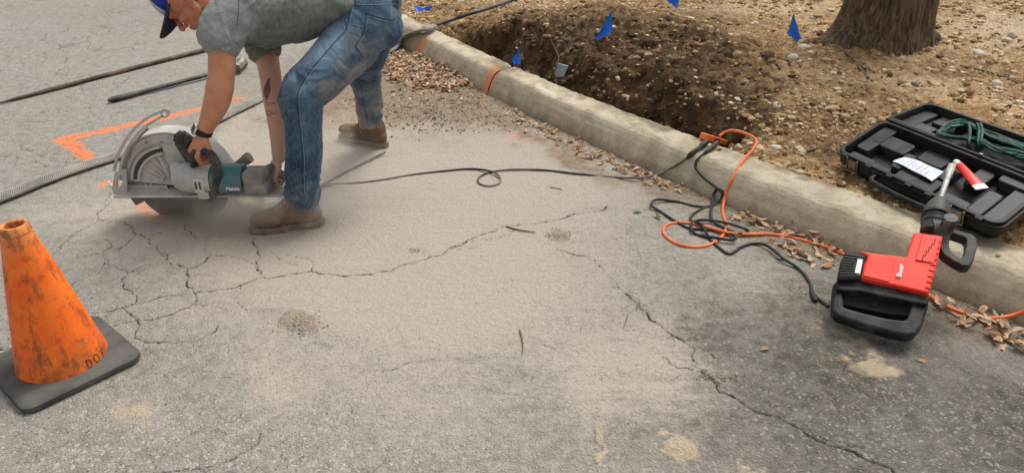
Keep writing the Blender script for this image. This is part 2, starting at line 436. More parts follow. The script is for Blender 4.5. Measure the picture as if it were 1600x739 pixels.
dirt = blob(uw, vw, [(660,180,110,30,5,.9),(480,165,70,55,0,.75),(560,140,90,40,0,.9),(720,150,60,30,20,1.0),(800,190,50,14,28,1.0),(900,245,80,14,27,1.0),(1040,300,60,14,22,.9),(1250,385,110,14,22,.7),(1500,500,90,18,18,.8),(350,165,60,20,-10,.25),(640,100,60,40,0,1.0)])
kd = bN(t_)-n_
dirt = np.clip(dirt*(1.0+.8*nz2+.5*nz3)+.75*np.exp(-(kd/.05)**2)*inview*(1+nz2), 0, 1)
sand = blob(U_+22*nz3+25*nz2, V_+14*nz3+12*nz2, [(1372,577,38,17,12,1.4),(1062,700,26,22,0,1.3),(942,705,9,40,0,1.1),(1170,732,22,12,0,1.3),(1330,530,60,12,20,.6),(1240,500,70,35,0,.35),(1300,635,16,8,0,.6),(270,525,12,10,0,.5),(1090,655,30,14,0,.4),(985,430,60,10,55,.35),(222,655,45,26,0,.55),(425,605,38,30,0,.4),(1290,560,30,10,0,.4)])
sand = np.clip(sstep(.28, .85, sand*(1+.7*nz3+.3*nz2)), 0, 1)
rub = blob(uw*.5+U_*.5, vw*.5+V_*.5, [(470,506,34,17,5,1.2),(872,368,22,10,0,1.0),(655,394,18,4,0,.9),(800,232,20,8,0,.4),(985,385,26,5,0,.5),(1110,590,60,6,35,.7),(1200,620,60,4,32,.5),(1000,400,6,50,-12,.25)])
rub = sstep(.35, .8, rub*(1+.5*nz3))
agg = np.clip(blob(uw, vw, [(60,700,420,160,0,1.0),(500,720,300,70,0,.7),(120,480,200,80,0,.5),(100,120,300,140,0,.45),(1400,680,300,80,0,.4)]), 0, 1)
# --- paint (sprayed lines)
def seg_d(px, py, pts):
    d = np.full(px.shape, 9.)
    for a, b in zip(pts[:-1], pts[1:]):
        ab = b-a; L = ab@ab; q = np.clip(((px-a[0])*ab[0]+(py-a[1])*ab[1])/L, 0, 1)
        d = np.minimum(d, np.hypot(px-a[0]-q*ab[0], py-a[1]-q*ab[1]))
    return d
paint = np.zeros_like(x)
G2 = lambda *p: [at(*q)[:2] for q in p]
for wd, pts, amt in ((.048, G2((96,217),(150,207),(200,196),(262,183)), 1.0), (.045, G2((262,183),(300,173),(345,163),(372,155)), .8), (.042, G2((96,217),(118,229),(136,247)), 1.0), (.03, G2((160,288),(174,286)), .7), (.04, G2((222,322),(246,336)), .5), (.035, G2((255,268),(330,262),(400,252)), .35), (.03, G2((800,213),(840,222)), .22), (.03, G2((895,242),(925,246)), .2)):
    d = seg_d(x+wx*.12, y+wy*.12, pts); paint = np.maximum(paint, amt*sstep(wd*1.25, wd*.55, d+.022*nz3+.006*nz2))
# --- cracks
crack = np.zeros_like(x); idx_view = np.nonzero(inview & keepv)[0]
xi, yi = x[idx_view], y[idx_view]; ci = np.zeros(len(xi)); wn_ = .5+.5*vnoise(xi*25, yi*25); nzf = vnoise(xi*90, yi*90)+.5*vnoise(xi*31, yi*31)
row_y = np.sort(np.unique(yi))
cells = {}
gs = .25
key = (np.floor(xi/gs).astype(int)*1000+np.floor(yi/gs).astype(int)); order = np.argsort(key); ks = key[order]
def near_idx(a, b, r):
    out = []
    for cx in range(int(math.floor((min(a[0], b[0])-r)/gs)), int(math.floor((max(a[0], b[0])+r)/gs))+1):
        for cy in range(int(math.floor((min(a[1], b[1])-r)/gs)), int(math.floor((max(a[1], b[1])+r)/gs))+1):
            k = cx*1000+cy; i0, i1 = np.searchsorted(ks, k), np.searchsorted(ks, k+1); out.append(order[i0:i1])
    return np.concatenate(out) if out else np.array([], int)
for wd, pp in CR:
    pts = jag([at(*q) for q in pp], 5, .16); wd = wd*.00086; run = 1.0
    L = len(pts)
    for i in range(L-1):
        a, b = pts[i], pts[i+1]; mid_y = (a[1]+b[1])/2; far = (mid_y**2+2.25)/1.5/736*.50
        ww = max(wd*(.55+.7*random.random()), 0)*.62+.0
        ew = math.hypot(ww, far*.8); run = min(1.0, max(.5, run+random.uniform(-.22, .23))); strength = min(1, ww/ew*1.5)*run; ew *= .7+.3*run
        if i < 3 or i > L-4: ew *= .7
        ew *= .9
        ix = near_idx(a, b, .02)
        if len(ix) == 0: continue
        px_, py_ = xi[ix], yi[ix]; ab = b-a; q = np.clip(((px_-a[0])*ab[0]+(py_-a[1])*ab[1])/(ab@ab+1e-12), 0, 1)
        d = np.hypot(px_-a[0]-q*ab[0], py_-a[1]-q*ab[1])
        c = np.clip(1.35-d/(ew*(.7+.6*wn_[ix])), 0, 1)*strength
        ci[ix] = np.maximum(ci[ix], c*(.62+.38*sstep(-.5, .3, nzf[ix])))
crack[idx_view] = ci
# fine craze network in the old surface, upper left and round the main cracks
f1, f2, cid = voronoi((x+wx*1.6)*7.0, (y+wy*1.6)*4.4, .95)
net = np.clip(1-(f2-f1)/(.035+.013*y), 0, 1)*.75
netm = blob(uw, vw, [(80,100,280,150,0,1.3),(230,420,260,80,0,.5),(60,250,150,60,0,.8),(300,40,200,60,0,.5)])*sstep(-.25, .35, fbm(x*3.3+50, y*3.3, oct=3))
crack = np.maximum(crack, net*np.clip(netm, 0, 1)*.55)
f1, f2, _c = voronoi((x+wx*2+3)*15, (y+wy*2)*15, .95)
net2 = np.clip(1-(f2-f1)/.10, 0, 1)*sstep(.05, .5, fbm(x*5+9, y*5, oct=3))*.38
crack = np.maximum(crack, net2*inview*(1-dust*.3)*(y < 4.5))
crack = crack*(1-.85*dirt)*(1-rub)
zz = .0016*(1-2*np.abs(fbm(x*7+wx*20, y*26, oct=3)))*np.clip(dust, 0, 1)-.007*crack + .0022*nz2+.0009*nz3+.006*nz1*inview + .012*rub*(.6+.5*nz3) + .010*np.clip(dirt, 0, 1)*(.4+.6*np.clip(nz3+.3, 0, 1))*inview + .003*sand
zz = zz*(kd > -.05)
quads = (np.arange(nr-1)[:, None]*nc+np.arange(nc-1)[None, :]).ravel()
quads = np.stack([quads, quads+1, quads+nc+1, quads+nc], 1)
kq = keepv[quads].any(1); quads = quads[kq]
used = np.zeros(len(x), bool); used[quads.ravel()] = True; remap = np.cumsum(used)-1
gv = np.stack([x, y, zz], 1)[used]; quads = remap[quads]

def road_mat():
    m, n, b = mat_new('asphalt_dusty')
    co = n.nodes.new('ShaderNodeTexCoord').outputs['Object']
    def A(name):
        a = n.nodes.new('ShaderNodeAttribute'); a.attribute_name = name; s = n.nodes.new('ShaderNodeSeparateColor'); n.links.new(a.outputs['Color'], s.inputs[0])
        return s.outputs[0], s.outputs[1], s.outputs[2], a.outputs['Alpha']
    crk, dst, drt, pnt = A('marks'); drk, agr, snd, rbl = A('wear')
    vo = n.nodes.new('ShaderNodeTexVoronoi'); vo.inputs['Scale'].default_value = 130; n.links.new(co, vo.inputs['Vector'])
    vo2 = n.nodes.new('ShaderNodeTexVoronoi'); vo2.inputs['Scale'].default_value = 62; n.links.new(co, vo2.inputs['Vector'])
    sp = n.nodes.new('ShaderNodeSeparateColor'); n.links.new(vo.outputs['Color'], sp.inputs[0])
    sp2 = n.nodes.new('ShaderNodeSeparateColor'); n.links.new(vo2.outputs['Color'], sp2.inputs[0])
    big = noise_(n, co, 3, 6, .6); mid = noise_(n, co, 22, 5, .65); fine = noise_(n, co, 220, 3, .6)
    base = mixc(n, mrange(n, mid, .3, .7), (.215,.196,.168), (.325,.302,.265))
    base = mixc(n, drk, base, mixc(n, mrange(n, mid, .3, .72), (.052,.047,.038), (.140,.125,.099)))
    stone = mixc(n, sp.outputs[1], (.12,.11,.095), (.55,.51,.44))
    sm = math_(n, 'MULTIPLY', mrange(n, sp.outputs[0], .55, .75), mrange(n, vo.outputs['Distance'], .62, .35))
    base = mixc(n, math_(n, 'MULTIPLY', sm, math_(n, 'MULTIPLY_ADD', agr, .72, .25)), base, stone)
    sm2 = math_(n, 'MULTIPLY', mrange(n, sp2.outputs[0], .78, .86), mrange(n, vo2.outputs['Distance'], .5, .3))
    base = mixc(n, math_(n, 'MULTIPLY', sm2, math_(n, 'MULTIPLY_ADD', agr, .45, .25)), base, (.46,.44,.41))
    base = mixc(n, mrange(n, big, .35, .75, 0, .3), base, (.33,.315,.29))
    pits = math_(n, 'MULTIPLY', mrange(n, fine, .42, .30), mrange(n, mid, .45, .6))
    fmid = noise_(n, co, 75, 5, .7); spk = noise_(n, co, 380, 2, .5)
    dcol = mixc(n, mrange(n, fmid, .3, .7), (.355,.308,.255), (.440,.388,.325))
    df = math_(n, 'MULTIPLY', mrange(n, math_(n, 'ADD', math_(n, 'ADD', dst, math_(n, 'MULTIPLY_ADD', mid, .42, -.21)), math_(n, 'ADD', math_(n, 'MULTIPLY_ADD', fmid, .7, -.35), math_(n, 'MULTIPLY', sm, -.12))), .05, .80), .90)
    c = mixc(n, df, base, dcol)
    c = mixc(n, math_(n, 'MULTIPLY', pits, .6), c, (.11,.095,.08)); c = mixc(n, mrange(n, spk, .62, .72, 0, .45), c, (.10,.085,.07)); c = mixc(n, mrange(n, spk, .36, .27, 0, .35), c, (.60,.55,.48))
    pc = mixc(n, mrange(n, fine, .35, .65), (.90,.17,.02), (.95,.25,.045))
    pf = math_(n, 'MULTIPLY', pnt, mrange(n, math_(n, 'ADD', fine, math_(n, 'MULTIPLY', mid, .35)), .52, .70, 1.0, .55))
    c = mixc(n, pf, c, pc)
    c = mixc(n, math_(n, 'MULTIPLY', snd, .8), c, mixc(n, mid, (.36,.27,.17), (.56,.46,.33)))
    dc = mixc(n, mrange(n, fine, .3, .7), mixc(n, mrange(n, mid, .35, .65), (.13,.085,.05), (.30,.215,.135)), (.24,.18,.12))
    c = mixc(n, math_(n, 'MULTIPLY', drt, .88), c, dc)
    c = mixc(n, math_(n, 'MULTIPLY', rbl, .85), c, mixc(n, mrange(n, mrange(n, fine, .3, .7), 0, 1), (.15,.115,.08), (.40,.33,.25)))
    c = mixc(n, mrange(n, crk, .05, .75), c, (.045,.038,.031))
    n.links.new(c, b.inputs['Base Color']); b.inputs['Roughness'].default_value = .9; b.inputs['Specular IOR Level'].default_value = .3
    bn = bump_(n, noise_(n, co, 45, 6, .7), .75, .012)
    hh = math_(n, 'MULTIPLY', mrange(n, vo.outputs['Distance'], .7, .1), math_(n, 'SUBTRACT', 1.0, math_(n, 'MULTIPLY', df, .62)))
    bn = bump_(n, hh, .7, .004, bn); bn = bump_(n, fine, .35, .003, bn)
    n.links.new(bn, b.inputs['Normal']); return m
M = {}
M['road'] = road_mat()
me = fast_mesh('road', gv, quads, M['road'])
attr(me, 'marks', np.stack([crack, dust, dirt, paint], 1)[used]); attr(me, 'wear', np.stack([dark, agg, sand, rub], 1)[used])
tag(link('road', me), kind='structure')

# ------------------------------------------------------------------ kerb
def kerb_mat():
    m, n, b = mat_new('kerb_concrete'); co = n.nodes.new('ShaderNodeTexCoord').outputs['Object']
    mid = noise_(n, co, 9, 7, .65); fine = noise_(n, co, 120, 4, .65); big = noise_(n, co, 2.2, 5, .6, .5)
    g = n.nodes.new('ShaderNodeSeparateXYZ'); n.links.new(co, g.inputs[0])
    c = mixc(n, mrange(n, mid, .32, .68), (.36,.305,.215), (.54,.47,.35))
    c = mixc(n, mrange(n, big, .52, .74, 0, .35), c, (.22,.18,.125))
    c = mixc(n, mrange(n, noise_(n, co, 4.5, 8, .7, 1.0), .54, .66, 0, .75), c, (.48,.44,.36))
    c = mixc(n, mrange(n, noise_(n, co, 14, 6, .7), .62, .72, 0, .6), c, (.17,.13,.085))
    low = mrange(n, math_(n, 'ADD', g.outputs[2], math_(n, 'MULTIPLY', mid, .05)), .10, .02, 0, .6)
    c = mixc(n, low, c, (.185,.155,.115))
    c = mixc(n, mrange(n, fine, .55, .7, 0, .35), c, (.50,.46,.38)); c = mixc(n, mrange(n, fine, .42, .32, 0, .5), c, (.12,.10,.075))
    a = n.nodes.new('ShaderNodeAttribute'); a.attribute_name = 'paint'; s = n.nodes.new('ShaderNodeSeparateColor'); n.links.new(a.outputs['Color'], s.inputs[0])
    pf = math_(n, 'MULTIPLY', s.outputs[0], mrange(n, fine, .35, .6, 1, .45)); c = mixc(n, pf, c, (.78,.20,.07))
    c = mixc(n, s.outputs[1], c, (.60,.54,.43)); c = mixc(n, s.outputs[2], c, (.16,.115,.07))
    n.links.new(c, b.inputs['Base Color']); b.inputs['Roughness'].default_value = .92; b.inputs['Specular IOR Level'].default_value = .25
    bn = bump_(n, mid, .35, .012); bn = bump_(n, noise_(n, co, 55, 5, .7), .5, .006, bn); bn = bump_(n, fine, .6, .003, bn); n.links.new(bn, b.inputs['Normal']); return m
M['kerb'] = kerb_mat()
tJ = (at(765, 146)[:2]@D0+at(800, 104, KH)[:2]@D0)/2
def kerb_seg(t0, t1, parent, dens):
    ts = np.arange(t0, t1+1e-6, dens); ts[-1] = t1; pr = []
    for (f0, z0), (f1_, z1) in zip(KPROF[:-1], KPROF[1:]):
        k = 6 if f0 < .95 and f1_ > 0 else 1
        pr += [(f0+(f1_-f0)*i/k, z0+(z1-z0)*i/k) for i in range(k)]
    pr.append(KPROF[-1]); pr = np.array(pr); n = len(pr)
    TT = np.repeat(ts[:, None], n, 1); F = np.repeat(pr[None, :, 0], len(ts), 0); Z = np.repeat(pr[None, :, 1], len(ts), 0)
    NN = bN(TT)*(1-F)+kN(TT)*F
    X = TT*D0[0]+NN*N0[0]; Y = TT*D0[1]+NN*N0[1]
    rough = .0045*fbm(X*9, Y*9, Z*9, oct=4)+.005*fbm(X*40, Y*40, Z*40, oct=2)
    e = np.minimum(TT-t0, t1-TT); rnd = .02*np.exp(-(e/.018)**2)
    Z = Z+np.where(Z > 0, rough-rnd*np.clip(Z/.15, 0, 1), 0); NN2 = NN+rough*.6
    X = TT*D0[0]+NN2*N0[0]; Y = TT*D0[1]+NN2*N0[1]
    q = (np.arange(len(ts)-1)[:, None]*n+np.arange(n-1)[None, :]).ravel(); q = np.stack([q, q+n, q+n+1, q+1], 1)
    vs = np.stack([X.ravel(), Y.ravel(), Z.ravel()], 1)
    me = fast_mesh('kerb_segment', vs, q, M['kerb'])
    u, v = proj(X.ravel(), Y.ravel(), Z.ravel()); nn = 9*fbm(X.ravel()*30, Y.ravel()*30, oct=3); f_ = F.ravel()
    def line(p, wd): 
        d = np.full(u.shape, 99.)
        for a, b in zip(p[:-1], p[1:]):
            ab = V(*b)-V(*a); qq = np.clip(((u-a[0])*ab[0]+(v-a[1])*ab[1])/(ab@ab), 0, 1); d = np.minimum(d, np.hypot(u-a[0]-qq*ab[0], v-a[1]-qq*ab[1]))
        return sstep(wd*1.2, wd*.6, d+nn*.35)
    pa = np.maximum(line([(762,138),(766,124),(777,108)], 8), .9*line([(650,90),(655,76),(663,66)], 7))
    sc = np.maximum(.8*line([(842,135),(855,147),(865,150)], 6), .55*line([(862,166),(900,186),(960,207)], 2.2)); 
    di = np.clip(sstep(.82, 1.0, f_+.5*fbm(X.ravel()*8, Y.ravel()*8, oct=4))*.9, 0, 1)
    di = np.maximum(di, np.clip(blob(u+nn, v+nn, [(780,102,22,10,25,1),(880,142,14,5,20,.7),(950,165,25,6,22,.6),(640,60,22,22,30,.55),(1005,205,20,5,20,.4)]), 0, 1))
    attr(me, 'paint', np.stack([pa, sc, di*.8, di], 1)); return link('kerb_segment', me, parent)
kerb = tag(bpy.data.objects.new('kerb', None), kind='structure'); COL.objects.link(kerb)
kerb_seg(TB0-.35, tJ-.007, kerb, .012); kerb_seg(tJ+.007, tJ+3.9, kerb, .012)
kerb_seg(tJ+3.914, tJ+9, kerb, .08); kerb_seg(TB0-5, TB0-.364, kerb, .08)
# filler strip in the open joint
mb = MB()
M['joint'] = pmat('joint_filler', (.05,.04,.03), (.09,.07,.05), 30, .95)
for tj in (tJ,):
    pts = [(f, z-.012) for f, z in KPROF[1:-1]]
    out = []
    for f, z in pts+[(1., -.1), (0., -.1)]:
        nn = bN(tj)*(1-f)+kN(tj)*f; out.append(V(tj*D0[0]+nn*N0[0], tj*D0[1]+nn*N0[1], z))
    o3 = V(D0[0], D0[1], 0)*.006; mb.prism(out, -o3, o3)
mb.build('joint_filler', M['joint'], kerb, smooth=False)

# ------------------------------------------------------------------ soil
def soil_mat():
    m, n, b = mat_new('soil'); co = n.nodes.new('ShaderNodeTexCoord').outputs['Object']
    a = n.nodes.new('ShaderNodeAttribute'); a.attribute_name = 'moist'; s = n.nodes.new('ShaderNodeSeparateColor'); n.links.new(a.outputs['Color'], s.inputs[0])
    mid = noise_(n, co, 14, 7, .68); fine = noise_(n, co, 90, 5, .65); big = noise_(n, co, 2.5, 5, .6)
    dry = mixc(n, mrange(n, mid, .3, .7), (.130,.072,.030), (.39,.235,.105))
    dry = mixc(n, mrange(n, big, .42, .66), dry, mixc(n, mrange(n, mid, .35, .65), (.27,.155,.066), (.55,.38,.20)))
    wet = mixc(n, mrange(n, mid, .32, .7), (.022,.013,.007), (.140,.082,.040))
    c = mixc(n, s.outputs[0], dry, wet); c = mixc(n, s.outputs[1], c, (.50,.40,.27))
    vo = n.nodes.new('ShaderNodeTexVoronoi'); vo.inputs['Scale'].default_value = 75; n.links.new(co, vo.inputs['Vector'])
    sp = n.nodes.new('ShaderNodeSeparateColor'); n.links.new(vo.outputs['Color'], sp.inputs[0])
    peb = math_(n, 'MULTIPLY', mrange(n, sp.outputs[0], .58, .66), mrange(n, vo.outputs['Distance'], .55, .40))
    c = mixc(n, math_(n, 'MULTIPLY', math_(n, 'MULTIPLY', peb, .7), mrange(n, s.outputs[0], .6, .1)), c, mixc(n, sp.outputs[1], (.22,.16,.10), (.52,.43,.31)))
    c = mixc(n, mrange(n, fine, .46, .32, 0, .75), c, (.035,.022,.013))
    n.links.new(c, b.inputs['Base Color']); b.inputs['Roughness'].default_value = .95; b.inputs['Specular IOR Level'].default_value = .2
    bn = bump_(n, mid, .8, .02); bn = bump_(n, peb, .5, .004, bn); bn = bump_(n, fine, .6, .005, bn); n.links.new(bn, b.inputs['Normal']); return m
M['soil'] = soil_mat()
te = []
q = T_TR0-.9
while q < _bt[0][-2]+1.2: te.append(q); q += .0062 if q > tJ+1.2 else .0085
te = np.concatenate([te[0]-np.geomspace(.02, 40, 46)[::-1], te, te[-1]+np.geomspace(.02, 14, 30)])
de = [0.0]
while de[-1] < 4.6: de.append(de[-1]+.0075*(1+de[-1]*.55))
de = np.concatenate([[-.03], de, de[-1]+np.geomspace(.04, 60, 44)])
TT, DD = np.meshgrid(te, de, indexing='ij')
NN = kN(TT)+DD; X = TT*D0[0]+NN*N0[0]; Y = TT*D0[1]+NN*N0[1]
hb, tr, md = soil_h(X, Y, True)
cl = fbm(X*16, Y*16, oct=5, gain=.62); rid = 1-np.abs(fbm(X*11+7, Y*11, oct=4, gain=.6))*2
f1, f2, cid = voronoi(X*26+.6*cl, Y*26, .95); stones_ = np.clip(.45-f1, 0, 1)*(cid > .45)
edge = sstep(0, .06, DD)
hb = hb+edge*(.024*cl*(1+.9*tr+1.2*md)+.016*rid*(.4+md+.8*tr)+.034*stones_*(1-.5*tr))
wet = np.clip(tr*1.25+.42*md*(1+1.2*cl)+.55*np.exp(-(np.clip(DD-.3, 0, 9)/.25)**2)*sstep(T_TR0-.1, T_TR0+.1, TT)*sstep(T_TR1+.1, T_TR1-.1, TT)*(1+cl), 0, 1)
u, v = proj(X, Y, hb)
wet = np.clip(wet+blob(u+30*cl, v+15*cl, [(1100,60,110,60,0,.5),(1130,170,90,30,10,.45),(1000,110,200,50,20,.4),(1480,112,120,14,5,.4),(1300,70,60,14,0,.3),(1490,85,60,6,0,.3),(1290,240,40,20,0,.4)])*(1+.5*cl), 0, 1)
sandy = np.clip(blob(u+30*cl, v+12*cl, [(1200,15,110,12,0,.6),(1560,45,90,35,0,.8),(1470,135,90,14,5,.4),(800,5,60,8,0,.5),(620,40,40,20,0,.4),(1330,130,40,8,0,.3)]), 0, 1)
nt_, nd_ = X.shape
q = (np.arange(nt_-1)[:, None]*nd_+np.arange(nd_-1)[None, :]).ravel(); q = np.stack([q, q+nd_, q+nd_+1, q+1], 1)
me = fast_mesh('soil_ground', np.stack([X.ravel(), Y.ravel(), hb.ravel()], 1), q, M['soil'])
attr(me, 'moist', np.stack([wet.ravel(), sandy.ravel(), tr.ravel(), tr.ravel()], 1))
tag(link('soil_ground', me), kind='structure')
# ================================================================== THINGS
def decal(bvh, strokes, width, name, mat, parent, off=.0016, sides=6, closed=False):
    mb = MB()
    for st in strokes:
        pts = [hit(bvh, *p, off=off) for p in catmull([V(*q) for q in st], 5)]
        pts = [p for p in pts if p is not None]
        if len(pts) > 1: mb.tube(pts, width/2, sides)
    return mb.build(name, mat, parent)
def text_obj(name, txt, size, O, X, Y, mat, parent, extrude=.0006, bold=0.0, shear=0):
    cu = bpy.data.curves.new('t', 'FONT'); cu.body = txt; cu.size = size; cu.extrude = extrude; cu.offset = bold; cu.align_x = 'CENTER'; cu.align_y = 'CENTER'; cu.shear = shear
    to = bpy.data.objects.new('t', cu); COL.objects.link(to); dg = bpy.context.evaluated_depsgraph_get(); dg.update()
    me = bpy.data.meshes.new_from_object(to.evaluated_get(dg)); bpy.data.objects.remove(to); me.name = name
    X = nrm(X); Y = nrm(np.array(Y)-X*np.dot(X, Y)); Z = np.cross(X, Y); org = np.array(wloc(parent)) if parent else 0
    for v in me.vertices:
        v.co = Vector(np.array(O)+X*v.co[0]+Y*v.co[1]+Z*v.co[2]-org)
    me.materials.clear(); me.materials.append(mat); me.update(); return link(name, me, parent)
def rrect(fn, a0, a1, b0, b1, r, k=5, ra=None):
    """rounded rectangle through mapping fn(a,b)->3D; r in units of a, ra in units of b"""
    rb = ra if ra is not None else r; out = []
    for cx, cy, s in ((a1-r, b1-rb, 0), (a0+r, b1-rb, 90), (a0+r, b0+rb, 180), (a1-r, b0+rb, 270)):
        for i in range(k+1):
            t = R(s+90*i/k); out.append(fn(cx+r*math.cos(t), cy+rb*math.sin(t)))
    return out
# ------------------------------------------------------------------ traffic cone
CC = V(-1.435, 1.868, 0)
cone = empty('traffic_cone', CC, 'scuffed orange traffic cone with a black square rubber base', 'traffic cone')
def cone_mat():
    m, n, b = mat_new('cone_orange'); co = n.nodes.new('ShaderNodeTexCoord').outputs['Object']
    s = n.nodes.new('ShaderNodeSeparateXYZ'); n.links.new(co, s.inputs[0]); z = s.outputs[2]
    big = noise_(n, co, 9, 6, .65, .6); mid = noise_(n, co, 28, 6, .7); fine = noise_(n, co, 120, 4, .6)
    c = mixc(n, mrange(n, big, .35, .65), (.87,.115,.004), (.90,.185,.008))
    c = mixc(n, mrange(n, math_(n, 'ADD', z, math_(n, 'MULTIPLY', big, .08)), .44, .54, 0, .75), c, (.72,.30,.09))
    c = mixc(n, mrange(n, mid, .50, .70, 0, .75), c, (.30,.055,.010))
    c = mixc(n, mrange(n, math_(n, 'ADD', math_(n, 'MULTIPLY', mid, .25), math_(n, 'MULTIPLY', z, -1)), .10, .02, 0, 1), c, c)
    lowd = math_(n, 'MULTIPLY', mrange(n, z, .17, .03), mrange(n, noise_(n, co, 16, 8, .75), .42, .62, 0, .75))
    c = mixc(n, lowd, c, (.20,.07,.025))
    mp = n.nodes.new('ShaderNodeMapping'); mp.inputs['Scale'].default_value = (1, 1, .22); n.links.new(co, mp.inputs[0])
    st = noise_(n, mp.outputs[0], 34, 6, .72); c = mixc(n, mrange(n, st, .50, .66, 0, .7), c, (.13,.04,.015))
    topd = math_(n, 'MULTIPLY', mrange(n, z, .40, .5), mrange(n, noise_(n, co, 22, 5, .7), .48, .6, 0, .8)); c = mixc(n, topd, c, (.22,.08,.03))
    n.links.new(c, b.inputs['Base Color']); n.links.new(mrange(n, mid, .3, .7, .42, .75), b.inputs['Roughness'])
    n.links.new(bump_(n, mid, .25, .004, bump_(n, fine, .2, .001)), b.inputs['Normal']); return m
M['cone'] = cone_mat()
M['rubber'] = pmat('rubber_black', (.045,.045,.044), (.075,.073,.068), 9, .7, bump=.3, bscale=120, bdist=.002, dust=.35, dustc=(.17,.155,.135), dscale=9, updust=.1)
prof = [(.026,.1315),(.030,.1308),(.034,.1298),(.042,.1278),(.06,.1240),(.30,.0795),(.47,.0445),(.488,.0405),(.4905,.0425),(.506,.0395),(.512,.0365),(.513,.031),(.509,.0265),(.49,.025),(.3,.07),(.04,.122)]
cb = MB().lathe([(h*.985, r) for h, r in prof], CC, (0,0,1), 72).build('cone_body', M['cone'], cone)
ang = math.atan2(1.844-1.598, -1.18+1.389)
ux, uy = V(math.cos(ang), math.sin(ang), 0), V(-math.sin(ang), math.cos(ang), 0)
base = MB(); fn = lambda a, b, z=0: CC+ux*a+uy*b+V(0,0,z)
rings = []
for hw, z in ((.172,.002),(.178,.006),(.178,.020),(.172,.026),(.155,.028)):
    rings.append(rrect(lambda a, b: fn(a, b, z+.0), -hw, hw, -hw, hw, .042, 8))
nn = len(rings[0]); b0 = [p for r_ in rings for p in r_]
fs = [(i*nn+k, i*nn+(k+1) % nn, (i+1)*nn+(k+1) % nn, (i+1)*nn+k) for i in range(len(rings)-1) for k in range(nn)]
base.add(b0, fs+[tuple(range(nn))[::-1], tuple((len(rings)-1)*nn+k for k in range(nn))]); base.build('base_plate', M['rubber'], cone)
M['ink'] = pmat('black_stencil_ink', (.06,.025,.015), (.16,.05,.02), 60, .8)
bv = bvh_of(cb)
decal(bv, [[(134,563),(139,575)],[(134,563),(139,562),(143,566),(143,572),(139,575)],
           [(148,553),(152,554),(155,560),(153,565),(149,563),(146,557),(148,553)],
           [(157.5,546),(162,557)],[(155,548.5),(160,544)]], .0032, 'stencilled_letters', M['ink'], cb, off=.0004)

# ------------------------------------------------------------------ long bars on the road
M['iron'] = pmat('rusty_black_iron', (.035,.028,.024), (.09,.05,.032), 20, .6, .45, bump=.3, bscale=90, dust=.25, dscale=12)
M['blackpl'] = pmat('black_plastic', (.010,.011,.012), (.020,.021,.022), 14, .48, bump=.15, bscale=160, bdist=.001, dust=.22, dscale=10)
M['blackpl_dusty'] = pmat('black_plastic_dusty', (.02,.02,.02), (.035,.035,.035), 14, .5, bump=.15, bscale=160, bdist=.001, dust=.55, dscale=16)
a, b_ = at(-12,164,.012), at(345,72,.016); d = b_-a
dig = empty('digging_bar', at(180,115,0), 'long rusty iron digging bar with a tapered tip lying on the asphalt', 'digging bar')
e_ = a+d*1.55
MB().tube([a-nrm(d)*.02, a+d*.10, a+d*.22, a+d*.5, a+d*.9, a+d*1.4], [.004,.011,.015,.0165,.0165,.0165], 14).build('bar', M['iron'], dig)
MB().lathe([(0,.0165),(.004,.026),(.03,.027),(.036,.02)], a+d*1.4, d, 16).build('striking_end', M['iron'], dig)
sl = empty('sledgehammer', at(300,130,0), 'sledgehammer with long black handle and worn steel head lying behind the arms', 'sledgehammer')
a, b_ = at(172,157,.016), at(372,105,.028); d = b_-a; L = np.linalg.norm(d)
MB().tube([a, a+d*.02, a+d*.10, a+d*.2, a+d*.6, a+d*.93, b_], [.014,.0195,.0185,.0155,.0145,.015,.017], 16, cap='round', ell=(1.1,.9)).build('handle', M['blackpl'], sl)
MB().lathe([(-.001,.006),(.0005,.0085),(-.003,.0090)], a-nrm(d)*.012, -d, 12).build('end_hole', M['iron'], sl)
M['steelhead'] = pmat('worn_steel', (.10,.085,.07), (.26,.22,.18), 30, .45, .7, bump=.2, bscale=60, dust=.3)
hx = nrm(V(d[1], -d[0], 0)); hc = b_+nrm(d)*.012+V(0,0,.006)
hx = nrm(.75*nrm(d)-.65*nrm(V(d[1],-d[0],0)))
MB().lathe([(-.09,.026),(-.087,.038),(-.06,.040),(-.035,.033),(.035,.033),(.06,.040),(.087,.038),(.09,.026)], hc+V(0,0,.002), hx, 8).build('head', M['steelhead'], sl, bevel=.002)

